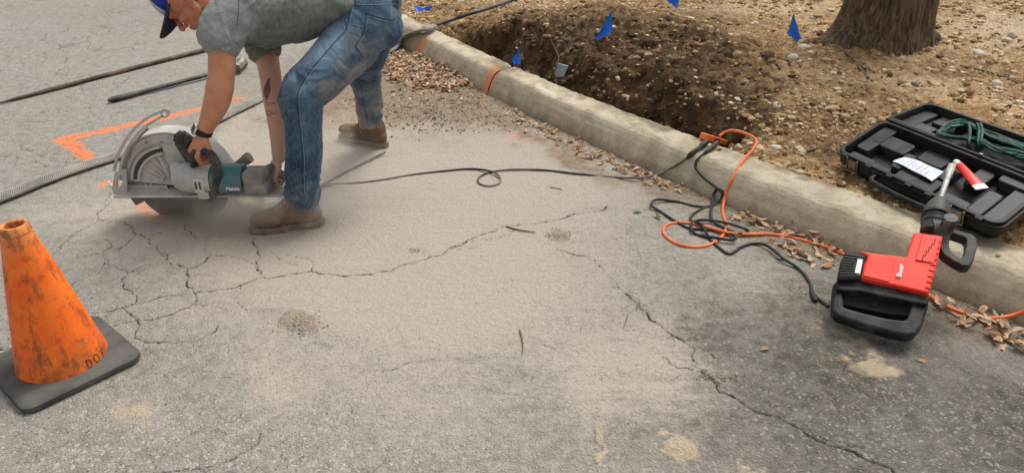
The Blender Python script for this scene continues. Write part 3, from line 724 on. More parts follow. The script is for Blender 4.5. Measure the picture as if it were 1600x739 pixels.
# ------------------------------------------------------------------ braided sleeve hose
def gpath(px, off, per=6):
    out = []
    for p in px:
        q = surf(p[0], p[1], off if len(p) < 3 else p[2]); out.append(q)
    return catmull(out, per)
hose = empty('hose', surf(120,262), 'grey braided mesh sleeve snaking over the asphalt and kerb to a thin black pipe', 'hose')
def braid(name, path, ra, rb, parent, mat, n=26, pitch=.085, wd=.0016, up=(0,0,1)):
    """two sets of crossing helical strands round a flattened tube"""
    path = [np.array(p) for p in path]; seg = np.array([0]+[np.linalg.norm(path[i+1]-path[i]) for i in range(len(path)-1)]).cumsum(); L = seg[-1]
    ns = int(L/.006); S = np.linspace(0, L, ns); C_ = np.stack([np.interp(S, seg, [p[k] for p in path]) for k in range(3)], 1)
    T = np.gradient(C_, axis=0); T /= np.linalg.norm(T, axis=1)[:, None]
    Xv = np.cross(T, np.array(up)[None]); Xv /= np.linalg.norm(Xv, axis=1)[:, None]; Yv = np.cross(Xv, T)
    vs = []; qs = []; base = 0
    for sgn in (1, -1):
        for k in range(n):
            ph = 2*math.pi*k/n+sgn*2*math.pi*S/pitch/ (n*.0+2.2)
            vv = []
            for da, lift in ((-wd/ra*1.0, 0), (0, .0009), (wd/ra*1.0, 0)):
                c, s_ = np.cos(ph+da), np.sin(ph+da); r1 = ra+lift+(.0006 if sgn > 0 else 0); r2 = rb+lift+(.0006 if sgn > 0 else 0)
                vv.append(C_+Xv*(c*r1)[:, None]+Yv*(s_*r2)[:, None])
            vv = np.stack(vv, 1).reshape(-1, 3); vs.append(vv)
            i = np.arange(ns-1)*3+base
            qs.append(np.stack([i, i+1, i+4, i+3], 1)); qs.append(np.stack([i+1, i+2, i+5, i+4], 1)); base += len(vv)
    me = fast_mesh(name, np.concatenate(vs)-np.array(wloc(parent))[None], np.concatenate(qs), mat); return link(name, me, parent)
M['braid'] = pmat('grey_braid', (.27,.255,.23), (.42,.40,.36), 10, .7, dust=.4, dscale=6)
M['hosecore'] = pmat('hose_core', (.04,.038,.035), (.07,.066,.06), 10, .8, dust=.4)
p1 = gpath([(-60,338),(-10,313),(30,297),(62,284),(120,263),(190,241),(262,216),(330,190),(372,170),(410,152),(450,132),(500,112),(545,98)], .018)
p2 = gpath([(545,98,.02),(580,88,.03),(605,80,.035),(622,66,.04),(640,54,.045),(662,46,.045),(676,41,.03)], .02)
pp = p1[:-1]+p2
MB().tube(pp, .001*1, 12, ell=(38,10.5)).build('core', M['hosecore'], hose)
braid('braided_sleeve', pp, .043, .013, hose, M['braid'], 18, .085, .0026)
pe = [pp[-3], pp[-1]+V(0,0,.0)]+[surf(710,30,.05), surf(735,22,.08), surf(765,13,.07), surf(802,0,.03), surf(830,-10,.03), surf(880,-22,.03)]
MB().tube(catmull(pe, 6), .0135, 12).build('pipe', M['blackpl'], hose)

# ------------------------------------------------------------------ cords
M['cordblack'] = pmat('cord_black', (.010,.011,.012), (.018,.018,.02), 20, .5, dust=.10, dscale=8)
M['corddusty'] = pmat('cord_dusty', (.030,.028,.027), (.06,.056,.05), 7, .7, dust=.55, dscale=3, lo=.4, hi=.6)
M['cordorange'] = pmat('cord_orange', (.78,.14,.035), (.85,.21,.06), 12, .45, dust=.2, dustc=(.45,.22,.13), dscale=14)
r0 = .0055
saw_c = empty('power_cord', at(640,276,0), 'thin dusty black cord running from the saw past the boots to the outlet block', 'power cord')
MB().tube(catmull([surf(602,238,.012), surf(565,256,.008), surf(530,275,.006), surf(498,293,.008), surf(520,289,.006)], 6), .0055, 8).build('loop', M['corddusty'], saw_c)
pc_ = [P(470,291,2.87)+V(.01,0,.0), surf(490,292,.03), surf(520,288,.006), surf(560,286,.006), surf(600,281,.006), surf(640,274,.006), surf(690,268,.006), surf(735,264,.006), surf(768,268,.014), surf(782,278,.01), surf(779,287,.006), surf(763,291,.006), surf(748,286,.006), surf(750,276,.006), surf(768,269,.006), surf(800,265,.006), surf(850,266,.006), surf(905,272,.006), surf(955,277,.010), surf(1000,278,.022), surf(1035,270,.030), surf(1062,255,.014), surf(1078,243,.012)]
MB().tube(catmull(pc_, 6), .0055, 9).build('cable', M['corddusty'], saw_c)
MB().tube(catmull([surf(1074,247,.012), surf(1080,241,.013), surf(1090,233,.014), surf(1099,226,.016)], 4), [.006,.009,.011,.0125,.013,.0125,.011,.0105,.0105,.0105,.0105,.0105,.0105][:13], 10, cap='round').build('plug', M['cordblack'], saw_c)
MB().tube([surf(1096,228,.016), surf(1104,222,.018)], [.014,.014], 10, cap='round').build('plug_head', M['cordblack'], saw_c)
obp = surf(1116,219,0)
ob = empty('outlet_block', obp, 'orange triple outlet block on the kerb top where three cords meet', 'outlet block')
a = surf(1099,213,.022); b_ = surf(1131,223,.022); X = nrm(b_-a); Z_ = V(0,0,1); Y_ = nrm(np.cross(Z_, X)); Z_ = np.cross(X, Y_)
M['orangepl'] = pmat('orange_plastic', (.82,.17,.03), (.88,.22,.05), 20, .42, dust=.15, dustc=(.45,.25,.15))
MB().box((a+b_)/2, (np.linalg.norm(b_-a)+.015, .034, .032), X, Y_, Z_).build('body', M['orangepl'], ob, bevel=.006, seg=3)
MB().box((a+b_)/2+Y_*.022+X*.018, (.045, .03, .026), X, Y_, Z_, .85).build('neck', M['orangepl'], ob, bevel=.005)
for k in (-.028, 0, .028): MB().box((a+b_)/2-Y_*.0172+X*k, (.017, .0015, .020), X, Y_, Z_).build('socket', M['blackpl'], ob)
M['tagw'] = pmat('white_tag', (.62,.66,.72), (.74,.76,.78), 30, .4)
tg = tag(MB().box(surf(1125,232,.006), (.034,.02,.0015), X, Y_, nrm(V(.1,-.2,1))).build('warning_tag', M['tagw'], None, loc=surf(1125,232,0)), 'small white plastic warning tag under the orange outlet block', 'tag')
M['bluetag'] = pmat('tag_print', (.2,.3,.5), rough=.5)
oc = empty('extension_cord', at(1085,380,0), 'orange extension cord looping off the kerb onto the asphalt', 'extension cord')
po = [at(1124,213,.185), at(1132,207,.20), at(1144,204,.215), at(1163,208,.215), at(1181,219,.205), at(1177,233,.185), surf(1160,252,.010), surf(1144,280,.008), surf(1133,308,.009), surf(1129,330,.008), surf(1134,350,.006), surf(1131,366,.006), surf(1112,381,.006), surf(1085,386,.006), surf(1056,380,.006), surf(1038,366,.006), surf(1040,353,.006), surf(1060,348,.006), surf(1085,350,.006), surf(1112,357,.012), surf(1140,364,.016), surf(1170,366,.012), surf(1205,366,.008), surf(1245,373,.008), surf(1290,386,.012), surf(1325,400,.012), surf(1380,424,.012), surf(1430,449,.012), surf(1455,464,.012), surf(1480,479,.02), surf(1515,492,.02), surf(1550,497,.02), surf(1590,490,.03), surf(1640,468,.02), surf(1700,430,.01)]
MB().tube(catmull(po, 6), .0068, 10).build('cable', M['cordorange'], oc)
hc_ = empty('power_cord', at(1110,350,0), 'black power cord lying in tangled loops beside the kerb, feeding the red hammer', 'power cord')
c6 = [(300,145),(268,175),(265,205),(300,245),(345,280),(366,303),(356,335),(320,352),(260,350),(190,333),(115,325),(92,345),(130,372),(185,408),(240,436),(300,440),(380,452),(418,468),(400,480),(330,470),(270,460),(246,438),(252,412),(300,403),(370,412),(440,432),(465,447),(430,456),(370,432),(326,400),(325,345),(335,300),(352,285),(368,300),(352,335),(290,360),(250,385),(247,408),(285,420),(300,445),(322,480),(360,515),(395,533),(440,507),(485,494),(540,503),(600,550),(660,590),(700,640),(713,683),(735,705),(775,735)]
ph = []
for i, (a_, b__) in enumerate(c6):
    ph.append(surf(980+a_/2.4625, 180+b__/2.4625, .007+(.011 if i % 7 in (3, 4) else 0)+(.009 if 15 < i < 30 and i % 2 else 0)))
MB().tube(catmull(ph, 6), .0062, 9).build('cable', M['cordblack'], hc_)
MB().tube([surf(1103,238,.01), surf(1112,231,.014), surf(1120,224,.018)], [.009,.012,.013], 10, cap='round').build('plug', M['cordblack'], hc_)
ex = hc_.location; q0 = surf(1268,456,.008); q1 = surf(1274,469,.01)
MB().tube([q0, q0*.5+q1*.5, q1], [.008,.0105,.009], 10, cap='round').build('strain_relief', M['cordblack'], hc_)

# ------------------------------------------------------------------ demolition hammer
O1, O2, O3 = at(1310,480,.11), at(1440,515,.11), at(1470,330,.33)
W = nrm(np.cross(O2-O1, O3-O1)); W = W if W[2] > 0 else -W
jp = lambda u, v, dz=0.0: on_plane(u, v, O1+W*dz, W)
jh = empty('demolition_hammer', at(1375,500,0), 'red and black electric demolition hammer leaning against the kerb', 'demolition hammer')
M['red'] = pmat('red_plastic', (.80,.032,.014), (.86,.048,.022), 10, .38, bump=.08, bscale=150, bdist=.001, dust=.14, dustc=(.42,.16,.12), dscale=12)
M['charc'] = pmat('charcoal_plastic', (.008,.009,.011), (.015,.017,.020), 14, .5, bump=.2, bscale=170, bdist=.001, dust=.09, dscale=14, spec=.22)
TH_ = .105
red = [(1337,391),(1375,396),(1417,401),(1428,362),(1474,368),(1466,405),(1452,458),(1400,446),(1345,434),(1350,412),(1356,399)]
o = MB().prism([jp(*p) for p in red], V(0,0,0), -W*TH_).build('housing', M['red'], jh, bevel=.007, seg=4)
rp = [(1372,400),(1400,404),(1396,440),(1366,433)]
MB().prism([jp(*p) for p in [(1358,403),(1398,408),(1389,441),(1348,431)]], W*.0005, W*.0035).build('side_panel', M['red'], o, bevel=.002)
MB().prism([jp(*p) for p in [(1441,366),(1470,370),(1459,412),(1430,407)]], W*.0005, W*.0045).build('barrel_panel', M['red'], o, bevel=.003)
M['slot'] = pmat('dark_slot', (.16,.008,.006), rough=.7)
for i in range(5):
    cx, cy = 1460-i*4.6, 379+i*6.2
    MB().prism([jp(cx-2.2,cy+5), jp(cx-.7,cy+5.2), jp(cx+2.2,cy-5), jp(cx+.7,cy-5.2)], W*.003, W*.0052).build('vent_slot', M['slot'], o)
for i in range(9):
    t = i/8; p = V(1470,378)*(1-t)+V(1455,450)*t
    MB().prism([jp(p[0]-9,p[1]-2.2), jp(p[0]-9,p[1]-.2), jp(p[0]+0,p[1]+1.2), jp(p[0]+0,p[1]-.8)], W*.0005, W*.004).build('grip_rib', M['red'], o, bevel=.001)
cap = MB().prism([jp(*p) for p in [(1321,392),(1336,391),(1354,399),(1345,435),(1309,436),(1313,409)]], V(0,0,0), -W*TH_*.98).build('rear_cap', M['charc'], jh, bevel=.006, seg=3)
for i in range(9):
    t = (i+.5)/9; l = V(1320,395)*(1-t)+V(1311,433)*t; r_ = V(1351,401)*(1-t)+V(1344,432)*t
    if 0.2 < t < .7: r_ = l*.42+r_*.58
    dv = V(0, 1.1)
    MB().prism([jp(*(l+dv)), jp(*(l-dv)), jp(*(r_-dv)), jp(*(r_+dv))], -W*.001, W*.0035).build('cooling_rib', M['charc'], cap)
M['whitelab'] = pmat('white_label', (.74,.70,.72), (.82,.80,.80), 40, .5)
M['letred'] = pmat('letters_red', (.62,.03,.03), rough=.5)
MB().prism([jp(*p) for p in [(1340,405),(1348,406),(1344,429),(1335,427)]], W*.0015, W*.0042).build('white_sticker', M['whitelab'], cap, bevel=.001)
lx = jp(1409,409)-jp(1403,438)
text_obj('brand_lettering', 'Bauer', .0225, jp(1406,424)+W*.0062, lx, np.cross(W, lx), M['whitelab'], o, .0008, .0003)
# lower body, grip and its window
body2 = MB().prism([jp(*p, -.02) for p in [(1308,437),(1345,434),(1452,458),(1449,476),(1400,466),(1345,455),(1306,452)]], V(0,0,0), -W*.07).build('motor_block', M['charc'], jh, bevel=.005, seg=3)
outer = [(1302,441),(1316,436),(1345,435),(1400,447),(1453,459),(1451,478),(1441,508),(1430,522),(1416,525),(1380,516),(1335,503),(1306,493),(1299,483),(1300,460)]
inner = [(1321,447),(1327,446),(1345,449),(1385,458),(1423,467),(1424,474),(1421,488),(1418,497),(1411,499),(1385,496),(1350,488),(1325,481),(1318,478),(1318,460)]
MB().ring_prism([jp(*p, -.034) for p in outer], [jp(*p, -.034) for p in inner], V(0,0,0), -W*.048).build('rear_grip', M['charc'], jh, bevel=.010, seg=4)
M['case_dk0'] = pmat('deep_black_housing', (.006,.006,.007), (.011,.011,.012), 12, .65)
low = MB().prism([jp(*p, -.055) for p in [(1315,442),(1345,446),(1428,464),(1424,494),(1380,489),(1315,475)]], V(0,0,0), -W*.045).build('motor_end', M['case_dk0'], jh, bevel=.004)
for r_ in range(2):
    for k in range(4):
        c = V(1337+k*5.2, 455+k*1.1+r_*11)
        MB().prism([jp(c[0]-1,c[1]-3.5,-.055), jp(c[0]+1.2,c[1]-3.2,-.055), jp(c[0]+.8,c[1]+4,-.055), jp(c[0]-1.4,c[1]+3.6,-.055)], W*.0, W*.003).build('vent_fin', M['charc'], low)
MB().lathe([(0,.010),(.006,.010),(.007,.006)], jp(1366,463,-.056), W, 14).build('screw_boss', M['charc'], low)
MB().lathe([(0,.010),(.006,.010),(.007,.006)], jp(1366,476,-.056), W, 14).build('screw_boss', M['charc'], low)
M['scuff'] = pmat('scuffed_dust', (.22,.21,.19), (.42,.40,.36), 60, .9)
# chuck, collar rings, chisel
cA, cB = jp(1458,362,-.05), jp(1469,312,-.05); ax = cB-cA; Lc = np.linalg.norm(ax); ax = nrm(ax)
ch = MB().lathe([(0,.040),(.01*1,.042),(Lc*.25,.042),(Lc*.27,.045),(Lc*.45,.046),(Lc*.47,.041),(Lc*.52,.041),(Lc*.54,.045),(Lc*.74,.044),(Lc*.9,.036),(Lc*1.02,.026),(Lc*1.08,.018),(Lc*1.1,.012)], cA-ax*.01, ax, 28).build('chuck', M['blackpl'], jh)
for f in (.30,.36,.42): MB().lathe([(0,.0455),(.0025,.0475),(.005,.0455)], cA+ax*Lc*f, ax, 28).build('collar_ring', M['charc'], ch)
M['chisel'] = pmat('chisel_steel', (.30,.29,.27), (.48,.46,.43), 25, .5, .5, bump=.3, bscale=80, dust=.45, dustc=(.5,.47,.42))
tip = surf(1489,256,.05); c0 = cA+ax*Lc*1.0
tip = at(1488,257, c0[2]+.045)
dd = tip-c0
MB().tube([c0, c0+dd*.6, c0+dd*.72], [.010,.010,.011], 10).tube([c0+dd*.70, c0+dd*.85, tip], [.011,.014,.013], 10, ell=(1,.45)).build('chisel', M['chisel'], jh)
# side handle with knob
kb = jp(1484,346,.005)
MB().lathe([(-.06,.017),(-.02,.020),(-.018,.024),(.012,.025),(.018,.022),(.019,.0)], kb, nrm(W+V(0,0,.6)), 24).build('clamp_knob', M['blackpl_dusty'], jh)
so_ = [(1468,357),(1482,355),(1500,361),(1519,366),(1526,372),(1527,386),(1521,408),(1515,415),(1505,415),(1490,407),(1474,396),(1468,385)]
si_ = [(1484,368),(1489,364),(1498,367),(1507,370),(1510,374),(1510,383),(1506,397),(1503,402),(1499,402),(1492,397),(1485,391),(1483,384)]
MB().ring_prism([jp(*p, -.025) for p in so_], [jp(*p, -.025) for p in si_], V(0,0,0), -W*.045).build('side_handle', M['blackpl'], jh, bevel=.009, seg=4)
MB().tube([jp(1455,362,-.05), jp(1475,362,-.05)], .047, 20).build('handle_clamp', M['blackpl'], jh)

# ------------------------------------------------------------------ open tool case
kA, kB, kD, kE = at(1306,234,.25), at(1562,354,.25), at(1380,186,.325), at(1448,160,.33)
e1 = kB-kA; e2 = kD-kA; e3 = kE-kD; cn = nrm(np.cross(e1, e2)); cn = cn if cn[2] > 0 else -cn
cn2 = nrm(np.cross(e1, e3)); cn2 = cn2 if cn2[2] > 0 else -cn2
case = empty('tool_case', (kA+kB)/2-V(0,0,.1), 'open black moulded plastic tool case lying on the soil beside the kerb', 'tool case')
M['case'] = pmat('case_plastic', (.009,.010,.011), (.018,.019,.020), 12, .45, bump=.25, bscale=140, bdist=.001, dust=.14, dscale=9, dustc=(.16,.13,.10), spec=.22)
M['case_in'] = pmat('case_inner', (.010,.011,.013), (.021,.023,.026), 12, .38, bump=.2, bscale=200, bdist=.001, dust=.28, dscale=14, dustc=(.13,.12,.10), spec=.28)
M['case_dk'] = pmat('case_recess', (.010,.010,.011), (.018,.018,.019), 12, .6)
def half(name, fn, up, depth, parent, fm):
    root = None
    o = rrect(fn, 0, 1, 0, 1, .07, 6, .14); i_ = rrect(fn, .022, .978, .05, .95, .055, 6, .11)
    root = MB().ring_prism(o, i_, V(0,0,0), -up*depth*.55).build(name, M['case'], parent, bevel=.003)
    o2 = rrect(fn, .012, .988, .03, .97, .07, 6, .14); lowr = rrect(fn, .04, .96, .09, .91, .07, 6, .14)
    n_ = len(o2); vs = [p-up*depth*.5 for p in o2]+[p-up*depth for p in lowr]
    MB().add(vs, [(k, (k+1) % n_, n_+(k+1) % n_, n_+k) for k in range(n_)]+[tuple(range(n_, 2*n_))]).build('shell', M['case'], root, smooth=False, bevel=.004)
    MB().prism(i_, -up*depth*.62, -up*depth*.60).build('floor', fm, root, smooth=False)
    oo = rrect(fn, -.012, 1.012, -.022, 1.022, .07, 6, .14)
    MB().ring_prism(oo, rrect(fn, .003, .997, .01, .99, .065, 6, .13), -up*.012, -up*.020).build('rim', M['case'], root, bevel=.002)
    return root
cf = lambda a, b: kA+e1*a+e2*b
lf = lambda a, b: kD+cn*.002+e1*a+e3*(.03+b)
tray = half('tray', cf, cn, .105, case, M['case_dk'])
lid = half('lid', lf, cn2, .085, case, M['case_dk'])
def island(fn, up, a0, a1, b0, b1, h, parent, depth, mat='case_in'):
    MB().prism(rrect(fn, a0, a1, b0, b1, min(.02, (a1-a0)*.3), 3, min(.04, (b1-b0)*.3)), -up*depth*.60, -up*depth*.60+up*h).build('moulded_insert', M[mat], parent, bevel=.004, seg=2)
for a0,a1,b0,b1,h in ((.04,.13,.30,.94,.046),(.13,.30,.52,.80,.046),(.055,.22,.06,.22,.040),(.30,.36,.25,.62,.042),(.36,.60,.06,.40,.034),(.34,.50,.66,.93,.022),(.52,.60,.45,.9,.030),(.62,.80,.05,.24,.040),(.66,.75,.55,.93,.036),(.80,.88,.10,.58,.044),(.88,.965,.08,.9,.036),(.22,.34,.06,.15,.050),(.78,.97,.80,.94,.046)):
    island(cf, cn, a0, a1, b0, b1, h, tray, .105)
MB().lathe([(0,.026),(.001,.026)], cf(.10,.62)-cn*.0165, cn, 20).build('round_recess', M['case_dk'], tray)
for a0,a1,b0,b1,h in ((.03,.97,.04,.12,.040),(.03,.12,.15,.92,.020),(.14,.26,.10,.40,.032),(.02,.42,.10,.16,.044),(.28,.34,.72,.94,.036),(.34,.96,.84,.94,.030),(.86,.97,.15,.8,.026),(.15,.24,.62,.9,.018)):
    island(lf, cn2, a0, a1, b0, b1, h, lid, .085)
# hinge rod, ribs on the rim, catches, carrying handle
hp0, hp1 = kD+e1*.02+cn*.004+e3*.012, kD+e1*1.0+cn*.004+e3*.012
MB().tube([hp0, hp1], .006, 8).build('hinge', M['case'], case)
MB().tube([kD+e1*.62+cn*.014+e3*.01, kD+e1*.64+cn*.014+e3*.01], .004, 8).build('hinge_pin', M['chisel'], case)
f_out = nrm(np.cross(cn, e1)); f_out = f_out if np.dot(f_out, e2) < 0 else -f_out
e1n = nrm(e1)
for a_ in (.145, .80):
    c = cf(a_, 0)+f_out*.014
    lt = MB().box(c-cn*.030, (.052, .007, .052), e1n, f_out, cn).build('latch', M['case'], case, bevel=.003)
    M.setdefault('latchm', pmat('latch_metal', (.17,.145,.11), (.27,.235,.18), 30, .35, .6))
    MB().box(c-cn*.026+f_out*.005, (.040, .003, .038), e1n, f_out, cn).build('latch_plate', M['latchm'], lt, bevel=.002)
    MB().tube([c+e1n*.028+cn*.005+f_out*.004, c+e1n*.028-cn*.055+f_out*.006, c-e1n*.028-cn*.055+f_out*.006, c-e1n*.028+cn*.005+f_out*.004], .003, 6).build('latch_bail', M['latchm'], lt)
hA, hB = cf(.30,0), cf(.68,0)
hpt = [hA-cn*.03, hA+f_out*.035-cn*.032, hA+e1n*.02+f_out*.048-cn*.034, (hA+hB)/2+f_out*.052-cn*.036, hB-e1n*.02+f_out*.048-cn*.034, hB+f_out*.035-cn*.032, hB-cn*.03]
MB().tube(hpt, .0115, 10).build('handle', M['case'], case)
for a_ in (.07,.24,.38,.50,.62,.74,.90):
    MB().box(cf(a_, 0)-cn*.006+f_out*.006, (.03,.012,.014), e1n, f_out, cn).build('rim_clip', M['case'], tray, bevel=.002)
    MB().box(lf(a_, 1)-cn2*.006, (.012,.010,.014), e1n, nrm(e3), cn2).build('rim_clip', M['case'], lid, bevel=.002)
# things in the case
M['paper'] = pmat('paper', (.58,.62,.70), (.70,.73,.78), 30, .6)
mfn = lambda u, v: on_plane(u, v, kA-cn*.018, cn)
pc4 = [mfn(1395,252), mfn(1414,245), mfn(1474,269), mfn(1456,283)]
pX = nrm(pc4[2]-pc4[1]); pY = nrm(pc4[1]-pc4[0])
bk = empty('manual', pc4[0], 'white printed instruction sheet lying in the open tool case', 'manual')
g_ = 8; vs = []; 
for i in range(g_+1):
    for j in range(4):
        a_, b__ = i/g_, j/3; p = (pc4[0]*(1-a_)+pc4[3]*a_)*(1-b__)+(pc4[1]*(1-a_)+pc4[2]*a_)*b__; vs.append(p+cn*(.006*math.sin(a_*3.1)+.002*math.sin(b__*5+a_*9)))
n_ = len(vs); fs = [(i*4+j, i*4+j+1, (i+1)*4+j+1, (i+1)*4+j) for i in range(g_) for j in range(3)]
MB().add(vs+[p-cn*.004 for p in vs], fs+[tuple(n_+k for k in f)[::-1] for f in fs]).build('cover_sheet', M['paper'], bk)
M['print'] = pmat('grey_print', (.30,.33,.38), rough=.7)
for i in range(7):
    a_ = .12+i*.11; q0, q1 = [(pc4[0]*(1-a_)+pc4[3]*a_)*(1-t)+(pc4[1]*(1-a_)+pc4[2]*a_)*t+cn*(.0065*math.sin(a_*3.1)+.0018) for t in (.15, .85 if i % 3 else .55)]
    MB().tube([q0, q1], .0009, 4).build('print_line', M['print'], bk)
tb = [mfn(1492,257), mfn(1534,300)]; tdir = nrm(tb[1]-tb[0]); tl = np.linalg.norm(tb[1]-tb[0]); tu = cn; tr_ = np.cross(tdir, tu)
gt = empty('grease_tube', tb[0]-cn*.01, 'red and white squeeze tube resting in the tool case near the chisel', 'squeeze tube')
T0 = tb[0]+cn*.014
def flat_tube(st, name, mat):
    vs = []; k = 14
    for f, hw, hh in st:
        c = T0+tdir*tl*f
        for i in range(k): a_ = 2*math.pi*i/k; vs.append(c+tr_*hw*math.cos(a_)+tu*hh*math.sin(a_))
    m_ = len(st); return MB().add(vs, [(i*k+j, i*k+(j+1) % k, (i+1)*k+(j+1) % k, (i+1)*k+j) for i in range(m_-1) for j in range(k)]+[tuple(range(k))[::-1], tuple((m_-1)*k+j for j in range(k))]).build(name, mat, gt)
M['redtube'] = pmat('tube_red', (.72,.02,.015), (.78,.06,.04), 25, .28); M['whitetube'] = pmat('tube_white', (.72,.70,.66), (.80,.79,.76), 20, .35)
flat_tube([(.16,.016,.015),(.35,.018,.014),(.7,.021,.008),(.86,.023,.004)], 'body', M['redtube'])
flat_tube([(.0,.010,.010),(.03,.013,.013),(.14,.0135,.0135),(.165,.0155,.0145)], 'cap', M['whitetube'])
flat_tube([(.855,.0235,.0042),(1.0,.024,.002)], 'crimp', M['whitetube'])
# coil of green cord in the lid
M['green'] = pmat('green_cord', (.010,.060,.038), (.020,.095,.060), 16, .5)
lfn = lambda u, v, h=0: on_plane(u, v, kD-cn2*(.028-h), cn2)
gc = empty('cord_coil', lfn(1540,215), 'tied coil of dark green cord in the case lid', 'cord coil')
random.seed(11)
for k in range(9):
    f = k/8; j = lambda s=3: random.uniform(-s, s); h = lambda: random.uniform(.006, .040)
    top = [(1466+j(2)+f*4,208+j(2)),(1475,203-f*6+j(1)),(1492,197-f*7+j(2)),(1512,194-f*3+j(2)),(1530,202+j(4)),(1552,210+f*6+j(3)),(1582,220+f*8+j(3)),(1612,232+f*8+j(3)),(1630,244+j(2))]
    bot = [(1625,252+j(2)),(1600,249-f*9+j(2)),(1575,244-f*10+j(3)),(1553,234-f*6+j(3)),(1535,226-f*6+j(3)),(1512,217-f*3+j(2)),(1488,214+j(2))]
    MB().tube(catmull([lfn(*p, h()) for p in top+bot], 5, True), .0052, 7, closed=True).build('strand', M['green'], gc)
for xx in (1527, 1532, 1513):
    MB().tube(catmull([lfn(xx,193,.045), lfn(xx+3,205,.056), lfn(xx+1,222,.046), lfn(xx+3,232,.004), lfn(xx,205,-.0)], 5, True), .0052, 7, closed=True).build('tie', M['green'], gc)

# ------------------------------------------------------------------ marker flags, card, yellow and pale stones
M['blue'] = pmat('blue_vinyl', (.015,.17,.80), (.03,.22,.88), 14, .45); M['wire'] = pmat('flag_wire', (.25,.22,.2), rough=.4, metal=.8)
def flag(px, label, tri, stem_px, lean=(0,0,0)):
    g = surf(*stem_px); Y0 = g[1]
    r_ = empty('marker_flag', g, label, 'marker flag', 'blue utility marker flags')
    q = [P(u, v, Y0-.002*0) for u, v in tri]
    c = sum(q)/len(q); vs = []; k = 6; n_ = len(q)
    # a creased sheet, bowed out of its plane
    pts = []; fs = []
    for i in range(k+1):
        for j in range(k+1):
            a_, b__ = i/k, j/k
            p = (q[0]*(1-a_)+q[1]*a_)*(1-b__)+(q[3]*(1-a_)+q[2]*a_)*b__
            pts.append(p+V(.15,1,.1)*(.022*math.sin(a_*2.6+.4)*math.sin(b__*2.9)+.006*math.sin(a_*8+b__*3)))
    m_ = len(pts); F_ = [(i*(k+1)+j, i*(k+1)+j+1, (i+1)*(k+1)+j+1, (i+1)*(k+1)+j) for i in range(k) for j in range(k)]
    MB().add(pts+[p+V(0,.0012,0) for p in pts], F_+[tuple(m_+z for z in f)[::-1] for f in F_]).build('flag', M['blue'], r_)
    MB().tube([g-V(0,0,.03), (g+q[0])/2+V(.004,0,0), (q[0]+V(0,0,.004))], .0015, 5).build('stem', M['wire'], r_)
    return r_
flag(0, 'tall narrow blue marker flag on the heap, tilted to the right', [(955,18),(930,62),(934,63),(957,50)], (956,66))
flag(0, 'upright blue marker flag beside a pale stone in front of the tree', [(1240,22),(1231,52),(1245,67),(1252,60)], (1247,70))
flag(0, 'small blue marker flag at the back edge of the kerb near the joint', [(811,76),(799,95),(803,101),(813,101)], (808,108))
flag(0, 'blue marker flag cut off by the top edge of the photo', [(1044,-14),(1043,3),(1058,14),(1063,-8)], (1060,20))
g = surf(658,14,.0)
fl = empty('marker_flag', g, 'crumpled blue marker flag lying flat on the leafy soil', 'marker flag', 'blue utility marker flags')
vs = []; q = [surf(646,12,.03), surf(651,18,.012), surf(672,17,.014), surf(673,11,.05)]
for i in range(6):
    for j in range(4):
        a_, b__ = i/5, j/3; p = (q[0]*(1-a_)+q[3]*a_)*(1-b__)+(q[1]*(1-a_)+q[2]*a_)*b__; vs.append(p+V(0,0,.012*math.sin(i*1.7+j)))
F_ = [(i*4+j, i*4+j+1, (i+1)*4+j+1, (i+1)*4+j) for i in range(5) for j in range(3)]
MB().add(vs+[p-V(0,0,.0015) for p in vs], F_+[tuple(24+z for z in f)[::-1] for f in F_]).build('flag', M['blue'], fl)
MB().tube([q[0], surf(690,22,.02)], .0015, 5).build('stem', M['wire'], fl)
M['card'] = pmat('blue_grey_card', (.26,.33,.36), (.34,.40,.42), 20, .5)
g = surf(876,112); q = [P(u, v, g[1]-.12) for u, v in ((867,120),(870,99),(888,104),(880,121))]
tag(MB().prism(q, V(0,0,0), V(.002,.006,.001)).build('plastic_plate', M['card'], None, smooth=False, bevel=.001, loc=g), 'pale grey plastic plate standing on edge in the trench behind the kerb', 'plate')
# ================================================================== CUT-OFF SAW
SY = 2.90
saw = empty('cutting_saw', P(290,300,SY)*V(1,1,0), 'grey and teal power cutter with a large round blade held over the road', 'power cutter')
M['alu'] = pmat('dusty_aluminium', (.42,.41,.39), (.56,.54,.51), 14, .6, .15, bump=.2, bscale=90, dust=.55, dustc=(.45,.42,.375), dscale=9)
M['alu_dk'] = pmat('dusty_grey_casting', (.20,.195,.185), (.30,.29,.27), 14, .6, .2, bump=.2, bscale=90, dust=.5, dustc=(.42,.39,.35), dscale=9)
M['sawblack'] = pmat('saw_black_rubber', (.018,.02,.024), (.03,.034,.04), 14, .5, dust=.22, dscale=10)
M['teal'] = pmat('teal_plastic', (.035,.12,.135), (.05,.15,.165), 14, .5, dust=.45, dustc=(.36,.35,.32), dscale=9)
M['blade'] = pmat('blade_steel', (.13,.125,.115), (.21,.20,.185), 6, .5, .6, dust=.35, dscale=5)
M['dustyplastic'] = pmat('dust_coated_plastic', (.15,.14,.125), (.24,.225,.20), 10, .7, dust=.75, dustc=(.40,.36,.31), dscale=7)
SC = P(283,283,SY); px_m = 1/ (P(284,283,SY)[0]-SC[0])
def arc(cx, cy, r, a0, a1, n=24):  # pixel arc, degrees, 0 = right, 90 = up
    return [(cx+r*math.cos(R(a0+(a1-a0)*i/n)), cy-r*math.sin(R(a0+(a1-a0)*i/n))) for i in range(n+1)]
S_ = lambda u, v, Y=SY: P(u, v, Y)
RB = .205
MB().lathe([(-.0022,.012),(-.0022,RB),(.0022,RB),(.0022,.012)], SC, (0,1,0), 96).build('blade', M['blade'], saw, smooth=False)
